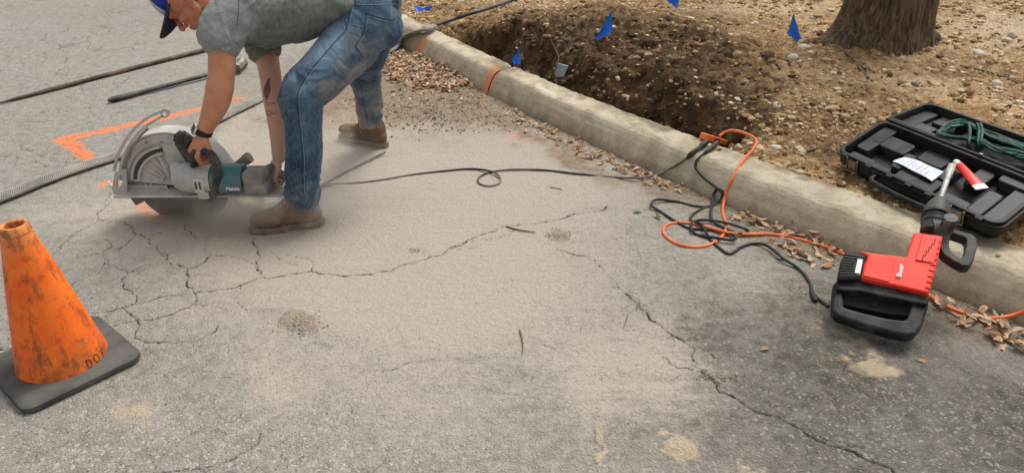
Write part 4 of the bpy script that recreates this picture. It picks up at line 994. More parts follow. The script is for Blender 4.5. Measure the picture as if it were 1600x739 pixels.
# upper guard: a half drum with a rim, open below
def drum(r0, r1, a0, a1, y0, y1, n=48, c=None):
    c = SC if c is None else c; o = []; i_ = []
    for k in range(n+1):
        a = R(a0+(a1-a0)*k/n); o.append(c+V(math.cos(a), 0, math.sin(a))*r1); i_.append(c+V(math.cos(a), 0, math.sin(a))*r0)
    return MB().prism(o+i_[::-1], V(0, y0, 0), V(0, y1, 0))
gd = drum(.012, .238, 2, 174, -.045, -.038).build('guard', M['alu'], saw, bevel=.003)
drum(.232, .241, 2, 174, -.047, .040).build('guard_rim', M['alu'], gd, bevel=.002)
drum(.012, .236, 2, 174, .034, .038).build('guard_back', M['alu_dk'], gd)
drum(.195, .230, 5, 172, -.051, -.046).build('guard_band', M['alu'], gd, bevel=.002)
drum(.148, .158, 98, 170, -.062, -.045).build('slot_edge', M['alu'], gd, bevel=.002)
drum(.176, .186, 98, 170, -.062, -.045).build('slot_edge', M['alu'], gd, bevel=.002)
drum(.158, .176, 98, 170, -.048, -.0455).build('slot_track', M['sawblack'], gd)
for a in (104, 117, 130, 142, 154):
    d = V(math.cos(R(a)), 0, math.sin(R(a))); MB().tube([SC+d*.06+V(0,-.050,0), SC+d*.147+V(0,-.047,0)], [.006,.004], 8, cap='round').build('guard_rib', M['alu'], gd)
MB().tube([SC+V(-.02,-.052,.05), SC+V(-.045,-.050,.147)], [.011,.008], 10, cap='round').build('guard_rib', M['alu'], gd)
for a, r_ in ((172,.19),(140,.215),(112,.215),(95,.20),(25,.21),(60,.215)):
    d = V(math.cos(R(a)), 0, math.sin(R(a))); MB().lathe([(0,.0055),(.005,.0055),(.006,.003)], SC+d*r_+V(0,-.051,0), (0,-1,0), 8).build('bolt', M['alu_dk'], gd)
# dark lower window of the guard with slots
lw = drum(.06, .225, 172, 206, -.040, -.034).build('lower_guard', M['blade'], saw, bevel=.002)
for k in range(3):
    MB().box(S_(221+k*8,290,SY-.042), (.006,.002,.020), (1,0,0), (0,1,0), nrm(V(-.35,0,1))).build('guard_slot', M['alu'], lw, bevel=.001)
# base plate with its turned-up edges
bz = S_(300,306,2.80)[2]; xl, xr = S_(180,306,2.80)[0], S_(440,306,2.80)[0]
bp = MB().prism([V(xl+.0,2.795,bz), V(xr,2.795,bz), V(xr,2.83,bz), V(xr,2.975,bz), V(xl+.04,2.975,bz), V(xl-.012,2.93,bz)], V(0,0,-.003), V(0,0,.003)).build('base_plate', M['alu'], saw, smooth=False, bevel=.002)
MB().tube([V(xl,2.795,bz-.002), V((xl+xr)/2,2.793,bz), V(xr,2.795,bz+.002)], .006, 8, cap='round').build('edge_roll', M['alu'], bp)
MB().box(V(xl+.10,2.86,bz+.012), (.20,.006,.018)).build('stiffener', M['alu'], bp, bevel=.002)
MB().prism([S_(168,284,2.9), S_(182,300,2.88), S_(190,306,2.86), S_(178,303,2.88)], V(0,0,0), V(0,.012,0)).build('cut_pointer', M['alu'], bp)
# long curved depth bracket with its slot
def ribbon(px, wpx, Y, th):
    c = catmull([V(*p) for p in px], 6); L_, R_2 = [], []
    for i, p in enumerate(c):
        d = c[min(i+1, len(c)-1)]-c[max(i-1, 0)]; nv = nrm(V(-d[1], d[0])); L_.append(p+nv*wpx/2); R_2.append(p-nv*wpx/2)
    return [S_(*q, Y) for q in L_+R_2[::-1]]
path = [(183,268),(188,246),(199,224),(214,204),(232,189),(247,181)]
br = MB()
for off in (-4.6, 4.6):
    c = catmull([V(*p) for p in path], 5); q = []
    for i, p in enumerate(c):
        d = c[min(i+1, len(c)-1)]-c[max(i-1, 0)]; nv = nrm(V(-d[1], d[0])); q.append(tuple(p+nv*off))
    br.prism(ribbon(q, 4.4, 2.835, .01), V(0,-.004,0), V(0,.004,0))
brk = br.build('depth_bracket', M['alu'], saw, bevel=.001)
MB().ring_prism([S_(*p, 2.835) for p in arc(258,177,7.2,-150,210,20)[:-1]], [S_(*p, 2.835) for p in arc(257,178,3.8,-150,210,20)[:-1]], V(0,-.004,0), V(0,.004,0)).build('bracket_end', M['alu'], brk)
for dx in (-4.0, 4.0): MB().prism(ribbon([(247+dx*.35,181+dx*.9),(254+dx*.5,177.5+dx*.9)], 3, 2.835, .01), V(0,-.004,0), V(0,.004,0)).build('bracket_tip', M['alu'], brk)
MB().ring_prism([S_(*p, 2.835) for p in [(180,268),(198,264),(200,300),(178,303),(176,292)]], [S_(*p, 2.835) for p in [(185,275),(192,273),(191,292),(184,293),(184,288)]], V(0,-.006,0), V(0,.006,0)).build('bracket_foot', M['alu'], brk, bevel=.002)
MB().prism(ribbon([(196,263),(203,240),(216,217),(232,200)], 4, 2.85, .01), V(0,-.003,0), V(0,.003,0)).build('bracket_rod', M['alu_dk'], brk)
# knob and arm
kc = S_(285,217,2.81)
kn = MB(); o = []
for k in range(36): a = 2*math.pi*k/36; r_ = .030+(.004 if (k//2) % 2 else 0); o.append(kc+V(math.cos(a)*r_, 0, math.sin(a)*r_))
kn.prism(o, V(0,.012,0), V(0,-.014,0)); kn.build('lock_knob', M['sawblack'], saw, bevel=.003)
MB().lathe([(0,.012),(.004,.012),(.005,.006)], kc+V(0,-.014,0), (0,-1,0), 16).build('knob_cap', M['blackpl'], saw)
MB().prism([S_(*p, 2.835) for p in [(273,223),(287,205),(300,214),(318,232),(322,258),(305,262),(296,258),(286,244)]], V(0,.012,0), V(0,-.012,0)).build('knob_arm', M['sawblack'], saw, bevel=.006)
# gear case and motor along X
mz = S_(330,279,2.80)[2]; X_ = lambda u: S_(u,279,2.80)[0]; MC = lambda u: V(X_(u), 2.80, mz)
gh = MB().ell(MC(293)+V(0,.01,0), (.070,.062,.064), nu=32, nv=20).build('gear_case', M['alu'], saw)
MB().lathe([(0,.045),(.03,.062),(.055,.066)], MC(283)+V(0,.035,-.0), (0,1,0), 28).build('gear_flange', M['alu'], gh)
MB().lathe([(0,.058),(.02,.061),(X_(334)-X_(296),.060)], MC(296), (1,0,0), 32).build('gear_neck', M['alu'], gh)
MB().tube([MC(284)+V(-.02,.03,.03), MC(270)+V(0,.05,.035)], [.034,.024], 16, cap='round').build('spindle_boss', M['alu'], gh)
M['ventframe'] = pmat('vent_frame_grey', (.50,.50,.49), (.62,.62,.60), 20, .5, dust=.4, dustc=(.42,.38,.33))
lc = MC(318)+V(0,-.055,-.008)
MB().box(lc, (.040,.016,.062)).build('vent_frame', M['ventframe'], gh, bevel=.004)
for k in range(2): MB().box(lc+V(-.009+k*.016,-.0085,.004), (.008,.003,.034)).build('vent_slot', M['sawblack'], gh, bevel=.001)
MB().box(MC(322)+V(0,-.052,-.052), (.045,.02,.03)).build('housing_foot', M['alu'], gh, bevel=.003)
mt = MB().lathe([(0,.058),(.004,.0625),(.03,.0635),(X_(383)-X_(335)-.004,.0615),(X_(383)-X_(335),.058)], MC(335), (1,0,0), 36).build('motor_housing', M['teal'], saw)
for k in range(4): MB().tube([MC(340)+V(0,-.061,.02+.0*k)+V(.001,0,-k*.014+.018), MC(343)+V(.012,-.061,-k*.014+.038)], .0018, 5).build('motor_rib', M['teal'], mt)
text_obj('brand_lettering', 'Makita', .021, MC(370)+V(0,-.0635,-.018), (1,0,0), (0,0,1), M['whitelab'], mt, .0012, .0006, .15)
re_ = MB().box((MC(383)+MC(417))/2+V(0,0,.012), (X_(417)-X_(383), .098, .060), (1,0,0),(0,1,0),(0,0,1)).build('rear_housing', M['dustyplastic'], saw, bevel=.014, seg=4)
MB().box((MC(383)+MC(418))/2+V(.002,0,-.032), (X_(418)-X_(383)+.004, .100, .045)).build('rear_shroud', M['alu_dk'], saw, bevel=.010, seg=3)
MB().lathe([(0,.024),(.008,.021),(.04,.021),(.075,.024),(.085,.024),(.086,.017)], S_(368,262,2.93), S_(396,241,2.93)-S_(368,262,2.93), 20).build('dust_nozzle', M['dustyplastic'], saw)
M['gripdust'] = pmat('dusty_grip', (.13,.115,.10), (.21,.185,.155), 16, .8, dust=.6, dustc=(.36,.30,.245), dscale=12)
rh = [MC(414)+V(.0,.0,.02), S_(424,262,2.87), S_(440,273,2.87), S_(462,287,2.87), S_(470,296,2.87)]
MB().tube(catmull(rh, 5), [.018]*8+[.0175]*13, 14, cap='round', ell=(1,1)).build('rear_handle', M['gripdust'], saw)
MB().tube(catmull([MC(414)+V(0,0,-.03), S_(432,300,2.87), S_(455,302,2.87), S_(470,298,2.87)], 5), .012, 10, cap='round').build('handle_guard', M['gripdust'], saw)
MB().box(S_(436,286,2.87), (.018,.014,.022)).build('trigger', M['blackpl'], saw, bevel=.004)
# front loop handle
FH = 2.745
lp = [S_(304,262,2.80), S_(301,250,2.77), S_(303,241,FH), S_(311,236.5,FH), S_(322,237,FH), S_(331,243,FH), S_(337,254,FH), S_(340,268,FH), S_(339,285,FH), S_(335,300,FH+.01), S_(328,308,2.77)]
MB().tube(catmull(lp, 6), [.0145]*14+[.0175]*47, 14, cap='round').build('front_handle', M['sawblack'], saw)

# ================================================================== PERSON
person = empty('person', at(470,330)*V(1,1,0), 'worker in grey shirt, blue jeans, cap and tan boots bending over the cutter', 'person')
def skin_mat():
    m, n, b = mat_new('skin'); co = n.nodes.new('ShaderNodeTexCoord').outputs['Object']
    a = n.nodes.new('ShaderNodeAttribute'); a.attribute_name = 'tone'; s = n.nodes.new('ShaderNodeSeparateColor'); n.links.new(a.outputs['Color'], s.inputs[0])
    mid = noise_(n, co, 18, 5, .6); fine = noise_(n, co, 160, 3, .6)
    c = mixc(n, mrange(n, mid, .3, .7), (.48,.205,.115), (.60,.29,.18))
    c = mixc(n, mrange(n, fine, .35, .65, 0, .25), c, (.44,.16,.09))
    c = mixc(n, s.outputs[1], c, (.58,.31,.24))
    c = mixc(n, math_(n, 'MULTIPLY', s.outputs[0], mrange(n, mid, .3, .7, .55, .95)), c, (.44,.335,.26))
    c = mixc(n, s.outputs[2], c, (.46,.12,.07))
    n.links.new(c, b.inputs['Base Color']); b.inputs['Roughness'].default_value = .55; b.inputs['Specular IOR Level'].default_value = .35
    b.inputs['Subsurface Weight'].default_value = .12; b.inputs['Subsurface Radius'].default_value = (.012,.005,.003); b.inputs['Subsurface Scale'].default_value = 1.0
    n.links.new(bump_(n, fine, .18, .001, bump_(n, mid, .1, .004)), b.inputs['Normal']); return m
M['skin'] = skin_mat()
def chain(mb, pts, radii, sides=16, ell=None, per=4, up=(0,0,1)):
    c = catmull(pts, per); k = np.linspace(0, len(radii)-1, len(c)); r_ = list(np.interp(k, range(len(radii)), radii))
    mb.tube(c, r_, sides, cap='round', ell=ell, up=up); return mb
def skull(mb, HC, U, F_, S):
    q = lambda u, f, s=0: HC+U*u+F_*f+S*s
    mb.ell(q(.030,-.008), (.098,.097,.076), F_, S, U); mb.ell(q(-.030,.022), (.070,.060,.083), F_, S, U)
    for s in (-1, 1):
        chain(mb, [q(-.02,-.005,s*.062), q(-.065,.012,s*.055), q(-.095,.055,s*.028), q(-.105,.078,0)], [.014,.014,.015,.017])
        mb.ell(q(-.025,.070,s*.036), (.022,.022,.020), F_, S, U)
        mb.ell(q(.000,.077,s*.031), (.011,.015,.009), F_, S, U)
        mb.ell(q(-.008,-.012,s*.078), (.018,.007,.032), nrm(F_+.0*S), S, U); chain(mb, [q(.018,-.004,s*.084), q(.026,-.018,s*.088), q(.008,-.032,s*.090), q(-.020,-.022,s*.084), q(-.036,-.008,s*.078)], [.0045]*5, 8)
        mb.ell(q(-.036,.100,s*.012), (.009,.009,.008), F_, S, U)
    chain(mb, [q(.018,.083,-.042), q(.024,.094,-.02), q(.020,.094,0), q(.024,.094,.02), q(.018,.083,.042)], [.009,.010,.009,.010,.009])
    chain(mb, [q(.012,.090), q(-.010,.104), q(-.030,.116)], [.008,.010,.0125])
    mb.ell(q(-.058,.092), (.011,.024,.0055), F_, S, U); mb.ell(q(-.069,.089), (.011,.021,.0065), F_, S, U); mb.ell(q(-.096,.076), (.018,.024,.018), F_, S, U)
    mb.ell(q(-.07,.045), (.045,.045,.035), F_, S, U)
HC = P(294,-3,2.92); HU = nrm(V(-.84,.02,.54)); HF = nrm(V(-.50,-.22,-.84)); HF = nrm(HF-HU*np.dot(HF, HU)); HS = nrm(np.cross(HU, HF)); HS = HS if HS[1] < 0 else -HS
def hand(mb, W0, D, Nn, Sd, curls, sc=1.0, thumb=None):
    """W0 wrist, D towards the knuckles, Nn back of the hand, Sd thumb side; curls: bend of the three joints per finger in degrees"""
    q = lambda d, s, n=0: W0+(D*d+Sd*s+Nn*n)*sc
    chain(mb, [q(-.01,0), q(.03,.004), q(.065,.004)], [.024*sc,.026*sc,.025*sc], 14, (1.25,.62), up=tuple(Nn))
    for s in (.030,.010,-.010,-.028): chain(mb, [q(.03,s*.75), q(.088,s*1.0)], [.014*sc,.0105*sc], 10)
    mb.ell(q(.035,.024,-.010), (.028*sc,.016*sc,.014*sc), D, Sd, Nn)
    for i, (s, L3) in enumerate(((.031,(.042,.026,.020)),(.0105,(.046,.030,.021)),(-.0105,(.043,.027,.020)),(-.030,(.033,.021,.018)))):
        a = 0; p = q(.088,s); pts = [q(.080,s), p]
        for c_, L_ in zip(curls, L3):
            a += R(c_+i*2); p = p+(D*math.cos(a)-Nn*math.sin(a))*L_*sc; pts.append(p)
        r_ = (.0098 if i < 3 else .0086)*sc
        for k in range(len(pts)-1): mb.tube([pts[k], pts[k+1]], [r_*(1.0-.06*k), r_*(1-.06*(k+1))], 10, cap='round')
    tp = thumb or [(.012,.026,-.006),(.045,.050,-.016),(.066,.045,-.040),(.078,.026,-.055)]
    tp = [q(*t) for t in tp]
    for k in range(3): mb.tube([tp[k], tp[k+1]], [(.0145,.0125,.0105)[k]*sc, (.0125,.0108,.009)[k]*sc], 10, cap='round')
body = MB()
skull(body, HC, HU, HF, HS)
shN, shF = P(357,16,2.89), P(402,36,3.17)
chest = P(385,18,3.03)
chain(body, [HC-HU*.07-HF*.025, HC-HU*.13-HF*.035, P(352,2,3.0), P(372,8,3.02)], [.058,.058,.068,.08])
chain(body, [P(372,12,3.03), P(400,14,3.04), P(450,12,3.08), P(500,0,3.13), P(545,-12,3.18), P(575,-2,3.22), P(585,22,3.24)], [.075,.10,.10,.092,.090,.10,.10], 18)
chain(body, [shN, chest, shF], [.06,.09,.06])
wrN, wrF = P(317,209,2.775), P(436,246,2.90)
chain(body, [shN, P(348,60,2.85), P(347,90,2.825), P(346,118,2.80), P(343,140,2.79), P(338,162,2.785), P(327,188,2.78), wrN], [.060,.0565,.0515,.0500,.0520,.0495,.0375,.0275], 20)
body.ell(P(357,122,2.815), (.018,.02,.030))
chain(body, [shF, P(413,75,3.13), P(420,105,3.08), P(424,130,3.05), P(428,155,3.01), P(433,190,2.96), P(435,222,2.92), wrF], [.056,.0515,.0465,.045,.0455,.040,.0325,.028], 20)
hD = nrm(S_(303,240,2.755)-wrN+V(.0,-.008,0)); hN = nrm(V(-.62,-.70,.12)); hN = nrm(hN-hD*np.dot(hN, hD)); hS = nrm(np.cross(hD, hN)); hS = hS if hS[2]+hS[0] < 9 else hS
hS = hS if hS[0] > 0 else -hS
hand(body, wrN+hD*.004, hD, hN, -hS if False else hS, (52,75,50), .98, thumb=[(.015,.026,-.008),(.040,.044,-.024),(.058,.034,-.048),(.066,.012,-.060)])
fD = nrm(S_(424,270,2.865)-wrF+V(.0,-.0,-.015)); fN = nrm(V(-.55,-.60,.58)); fN = nrm(fN-fD*np.dot(fN, fD)); fS = nrm(np.cross(fD, fN)); fS = fS if fS[0] < 0 else -fS
hand(body, wrF+fD*.004, fD, fN, fS, (45,70,50), .98)
# legs inside the jeans
chain(body, [P(575,30,3.12), P(548,70,3.05), P(505,115,2.93), P(473,150,2.85), P(474,190,2.83), P(475,230,2.81), P(474,270,2.8), P(473,296,2.79), P(473,303,2.79)], [.085,.085,.072,.062,.052,.050,.044,.036,.030])
chain(body, [P(580,30,3.33), P(575,80,3.42), P(570,110,3.5), P(576,150,3.62), P(578,185,3.68), P(580,197,3.69)], [.085,.068,.056,.046,.036,.028])
def tone(me, co):
    n_ = len(co); u, v = proj(co[:, 0], co[:, 1], co[:, 2])
    far = (co[:, 1] > 2.78) & (u > 395) & (u < 480) & (v > 60)
    far_f = np.where(far, sstep(60, 110, v), 0); dustf = np.where(far, sstep(185, 262, v), 0)*.95
    dustf = np.maximum(dustf, 0); red = np.where((u < 345) & (v < 70), .35, 0)+np.where((u < 350) & (v > 208) & ~far, .25*sstep(208, 235, v), 0)
    attr(me, 'tone', np.stack([dustf, far_f, red, red], 1))
bodyo = blend(body, 'body', M['skin'], .0036, 4, person, post=tone)
# ---- clothes
def bones_param(co, bones):
    best = np.full(len(co), 9.); tt = np.zeros(len(co)); an = np.zeros(len(co)); acc = 0
    for a, b__ in zip(bones[:-1], bones[1:]):
        ab = b__-a; L_ = np.linalg.norm(ab); q = np.clip(((co-a)@ab)/(L_*L_), 0, 1); r_ = co-a-q[:, None]*ab; d = np.linalg.norm(r_, axis=1)
        m = d < best; best = np.where(m, d, best); tt = np.where(m, acc+q*L_, tt)
        e = nrm(np.cross(ab, (0, .3, 1))); f = np.cross(nrm(ab), e); an = np.where(m, np.arctan2(r_@e, r_@f), an); acc += L_
    return tt, an, best
def denim():
    m, n, b = mat_new('denim'); co = n.nodes.new('ShaderNodeTexCoord').outputs['Object']
    a = n.nodes.new('ShaderNodeAttribute'); a.attribute_name = 'wear'; s = n.nodes.new('ShaderNodeSeparateColor'); n.links.new(a.outputs['Color'], s.inputs[0])
    mid = noise_(n, co, 11, 6, .62); st = n.nodes.new('ShaderNodeMapping'); st.inputs['Scale'].default_value = (1, 1, .3); n.links.new(co, st.inputs[0])
    sl_ = noise_(n, st.outputs[0], 150, 3, .6); fine = noise_(n, co, 320, 2, .5)
    c = mixc(n, mrange(n, mid, .3, .7), (.016,.037,.066), (.046,.088,.135))
    c = mixc(n, s.outputs[0], c, mixc(n, mid, (.12,.20,.28), (.20,.28,.35)))
    c = mixc(n, mrange(n, sl_, .45, .7, 0, .35), c, (.17,.25,.33))
    c = mixc(n, s.outputs[1], c, (.27,.25,.215)); c = mixc(n, s.outputs[2], c, (.014,.028,.055))
    n.links.new(c, b.inputs['Base Color']); b.inputs['Roughness'].default_value = .88; b.inputs['Specular IOR Level'].default_value = .2
    b.inputs['Sheen Weight'].default_value = .15
    n.links.new(bump_(n, fine, .25, .0008, bump_(n, mid, .15, .006)), b.inputs['Normal']); return m
M['denim'] = denim()
LN = [P(575,30,3.12), P(548,70,3.05), P(505,115,2.93), P(473,150,2.85), P(474,190,2.83), P(475,230,2.81), P(474,270,2.8), P(472,304,2.79)]
LF = [P(580,35,3.35), P(575,80,3.42), P(568,108,3.49), P(576,150,3.62), P(578,185,3.68), P(580,201,3.69)]
j = MB()
chain(j, LN, [.118,.112,.098,.086,.074,.071,.066,.0655], 22)
chain(j, LF, [.110,.092,.080,.066,.056,.054], 20)
j.ell(P(583,22,3.23), (.118,.165,.125)); j.ell(P(588,-4,3.24), (.108,.155,.085))
j.ell(P(598,45,3.14), (.085,.085,.085)); j.ell(P(590,42,3.34), (.085,.08,.085))
def jd(co, no):
    t, a, d = bones_param(co, LN); t2, a2, d2 = bones_param(co, LF); near = d-.1 < d2-.09
    L_ = np.where(near, t, t2+5); A_ = np.where(near, a, a2+2)
    s = np.where(near, t/ .86, t2/.66)   # about 0 hip .. 1 ankle
    w1 = fbm(L_*34+2.2*np.sin(A_)+1.3*vnoise(L_*9, A_*1.2), np.cos(A_)*1.3+7, np.sin(A_)*1.3, oct=2)
    w2 = fbm(L_*12+3*np.sin(A_+1), np.cos(A_)*1.1, np.sin(A_)*1.1+3, oct=3)
    kn = np.exp(-((s-.50)/.10)**2); an_ = np.exp(-((s-.93)/.13)**2); hp = np.exp(-((s-.1)/.16)**2)
    ridge = 1-2*np.abs(w1)
    amp = .0085*kn+.0110*an_+.0060*hp+.0030
    return amp*ridge*.9+.006*w2*(.35+an_+.5*hp+.5*kn)
def jp_(me, co):
    u, v = proj(co[:, 0], co[:, 1], co[:, 2]); x_ = fbm(co[:, 0]*16, co[:, 1]*16, co[:, 2]*16, oct=4)
    near = (co[:, 1] < 3.28)
    fade = np.where(near, blob(u+20*x_, v+20*x_, [(520,75,26,50,38,.75),(470,140,20,25,0,.5),(590,45,18,22,0,.35),(478,200,10,50,0,.3)]), blob(u+9*x_, v+9*x_, [(572,150,10,40,0,.35)]))
    dusty = np.where(near, blob(u+20*x_, v+20*x_, [(555,105,26,20,-30,.75),(520,140,30,14,-40,.45),(478,300,28,10,0,.18),(440,160,8,30,0,.15),(575,70,20,20,0,.3)]), sstep(120, 200, v+20*x_)*.65)
    dk = np.clip(-x_*.6, 0, .5)
    attr(me, 'wear', np.clip(np.stack([fade*(1+x_), dusty*(1+x_), dk, dk], 1), 0, 1))
jeans = blend(j, 'jeans', M['denim'], .0055, 4, person, disp=jd, post=jp_)
bj = bvh_of(jeans)
M['stitch'] = pmat('stitching', (.20,.24,.27), (.30,.31,.30), 60, .9); M['seam'] = pmat('seam_shadowline', (.020,.038,.065), (.03,.055,.09), 60, .95)
M['denim_lt'] = pmat('denim_hem', (.07,.125,.18), (.12,.19,.25), 50, .9, bump=.4, bscale=200)
side = [(549,12),(545,30),(540,48),(525,64),(508,84),(490,105),(474,128),(465,150),(466,180),(470,215),(473,250),(473,285),(474,303)]
decal(bj, [side], .0040, 'side_seam', M['seam'], jeans, off=0)
decal(bj, [[(p[0]+2.6, p[1]+.5) for p in side]], .0016, 'side_stitching', M['stitch'], jeans, off=.001)
decal(bj, [[(572,22),(585,26),(600,30),(612,32),(617,28)], [(572,22),(571,35),(567,52),(561,64),(555,73)], [(555,73),(560,81),(568,91)]], .0034, 'pocket_edge', M['seam'], jeans, off=0)
decal(bj, [[(574,25),(587,29),(600,33),(613,35)], [(575,25),(574,37),(570,53),(564,65),(558,73)], [(558,73),(563,80),(570,89)]], .0015, 'pocket_stitching', M['stitch'], jeans, off=.001)
decal(bj, [[(551,5),(565,8),(585,8),(605,7),(619,7)]], .0022, 'waistband_stitching', M['stitch'], jeans, off=.001)
decal(bj, [[(563,130),(566,150),(571,172),(575,196)]], .0028, 'inner_seam', M['seam'], jeans, off=0)
decal(bj, [[(550,38),(560,41),(567,42)]], .0015, 'yoke_stitching', M['stitch'], jeans, off=.001)
def hem(c, ax_, r_, name, mat, parent, th=.0035, hgt=.022, ell=None, n=28, wob=.0025):
    ax_ = nrm(ax_); x_ = nrm(np.cross(ax_, (0,1,.2))); y_ = np.cross(ax_, x_); vs = []; ex_, ey_ = ell or (1, 1)
    for k in range(n):
        a = 2*math.pi*k/n; w_ = wob*math.sin(a*3+1)+wob*.6*math.sin(a*5)
        for r2, h in ((r_-th, 0), (r_+th*.2, -.001), (r_+th*.45, hgt*.5), (r_+th*.1, hgt), (r_-th, hgt)):
            vs.append(c+(x_*math.cos(a)*ex_+y_*math.sin(a)*ey_)*(r2+w_)+ax_*(h-hgt/2))
    m = 5; fs = [(k*m+i, ((k+1) % n)*m+i, ((k+1) % n)*m+(i+1) % m, k*m+(i+1) % m) for k in range(n) for i in range(m)]
    return MB().add(vs, fs).build(name, mat, parent)
hem(P(473,303,2.79), LN[-1]-LN[-2], .064, 'hem', M['denim_lt'], jeans); hem(P(580,200,3.69), LF[-1]-LF[-2], .054, 'hem', M['denim'], jeans)
# shirt
def shirt_mat():
    m, n, b = mat_new('heather_shirt'); co = n.nodes.new('ShaderNodeTexCoord').outputs['Object']
    a = n.nodes.new('ShaderNodeAttribute'); a.attribute_name = 'tone'; s = n.nodes.new('ShaderNodeSeparateColor'); n.links.new(a.outputs['Color'], s.inputs[0])
    mp = n.nodes.new('ShaderNodeMapping'); mp.inputs['Scale'].default_value = (1.0, .5, .38); mp.inputs['Rotation'].default_value = (0, .25, 0); n.links.new(co, mp.inputs[0])
    fl = noise_(n, mp.outputs[0], 95, 3, .62, .3); fine = noise_(n, co, 240, 3, .6); mid = noise_(n, co, 8, 4, .5)
    c = mixc(n, mrange(n, mid, .3, .7), (.140,.148,.134), (.165,.173,.158))
    c = mixc(n, mrange(n, fl, .48, .62, 0, .42), c, (.052,.056,.048)); c = mixc(n, mrange(n, fine, .4, .7, 0, .4), c, (.26,.28,.255))
    c = mixc(n, s.outputs[0], c, mixc(n, mrange(n, fine, .3, .7), (.19,.21,.20), (.30,.32,.305)))
    n.links.new(c, b.inputs['Base Color']); b.inputs['Roughness'].default_value = .92; b.inputs['Specular IOR Level'].default_value = .15; b.inputs['Sheen Weight'].default_value = .1
    n.links.new(bump_(n, fine, .25, .001), b.inputs['Normal']); return m
M['shirt'] = shirt_mat()
sp_ = [P(378,14,3.02), P(405,17,3.03), P(440,17,3.06), P(480,8,3.10), P(515,-6,3.15), P(545,-20,3.19)]
s_ = MB()
chain(s_, sp_, [.120,.130,.128,.126,.118,.112], 24, (1.22,.98), up=(0,0,1))
chain(s_, [P(352,6,2.96), P(372,10,2.99), P(395,14,3.02)], [.085,.11,.12], 20, (1.3,1.0))
chain(s_, [P(372,8,2.93), P(360,24,2.89), P(350,44,2.865), P(343,57,2.85)], [.090,.084,.079,.0765], 22)
chain(s_, [P(395,22,3.13), P(404,45,3.15), P(411,68,3.13), P(415,78,3.125)], [.085,.076,.068,.066], 22)
for p_, r_ in (((520,18),.05),((535,8),.045),((500,28),.05)): s_.ell(P(*p_, 3.05), (r_, .06, r_*.8))
chain(s_, [P(388,60,3.0), P(430,58,3.02), P(475,44,3.04), P(515,24,3.06), P(540,10,3.08)], [.034,.036,.038,.040,.030], 14)
def sdz(co, no):
    w1 = fbm(co[:, 0]*11+co[:, 2]*9, co[:, 1]*7, co[:, 2]*4-co[:, 0]*5, oct=3); w2 = fbm(co[:, 0]*30-co[:, 2]*24, co[:, 1]*9, co[:, 2]*14+co[:, 0]*13, oct=2)
    arm = np.exp(-(((co-P(372,40,2.93)))**2).sum(1)/.012)+np.exp(-(((co-P(392,66,3.05)))**2).sum(1)/.008)
    q0 = P(385,52,2.98); rd = co-q0; ang_ = np.arctan2(rd[:, 2], rd[:, 0]); dist_ = np.linalg.norm(rd, axis=1)
    fold = (1-2*np.abs(fbm(ang_*2.6+3, dist_*3.5, oct=2)))*np.exp(-(dist_/.26)**2)
    drape = 1-2*np.abs(vnoise(co[:, 0]*9+co[:, 2]*5, co[:, 1]*2, co[:, 2]*2+4))
    return .011*w1+.006*(1-2*np.abs(w2))*(.45+arm)+.011*fold+.005*drape
def stone_(me, co):
    a, b__ = P(372,8,2.93), P(344,53,2.85); ab = b__-a; q = np.clip(((co-a)@ab)/(ab@ab), 0, 1); d = np.linalg.norm(co-a-q[:, None]*ab, axis=1)
    f = sstep(.125, .095, d)*(co[:, 1] < 2.97)*sstep(-.1, .2, q); f = np.maximum(f, sstep(-1.06, -1.13, co[:, 0])*(co[:, 1] < 3.05))
    attr(me, 'tone', np.stack([f, f, f, f], 1))
shirt = blend(s_, 'shirt', M['shirt'], .0055, 4, person, disp=sdz, post=stone_)
# collar
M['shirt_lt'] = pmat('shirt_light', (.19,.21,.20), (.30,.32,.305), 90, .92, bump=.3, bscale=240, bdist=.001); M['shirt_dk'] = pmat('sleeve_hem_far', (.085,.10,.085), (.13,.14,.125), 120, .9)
X
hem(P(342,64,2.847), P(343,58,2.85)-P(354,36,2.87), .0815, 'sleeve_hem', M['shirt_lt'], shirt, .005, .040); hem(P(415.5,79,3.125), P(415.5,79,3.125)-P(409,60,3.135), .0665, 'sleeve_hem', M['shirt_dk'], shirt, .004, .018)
bs = bvh_of(shirt)
decal(bs, [[(373,0),(373,14),(371,30),(370,42)]], .003, 'armhole_seam', M['shirt_dk'], shirt, off=0)
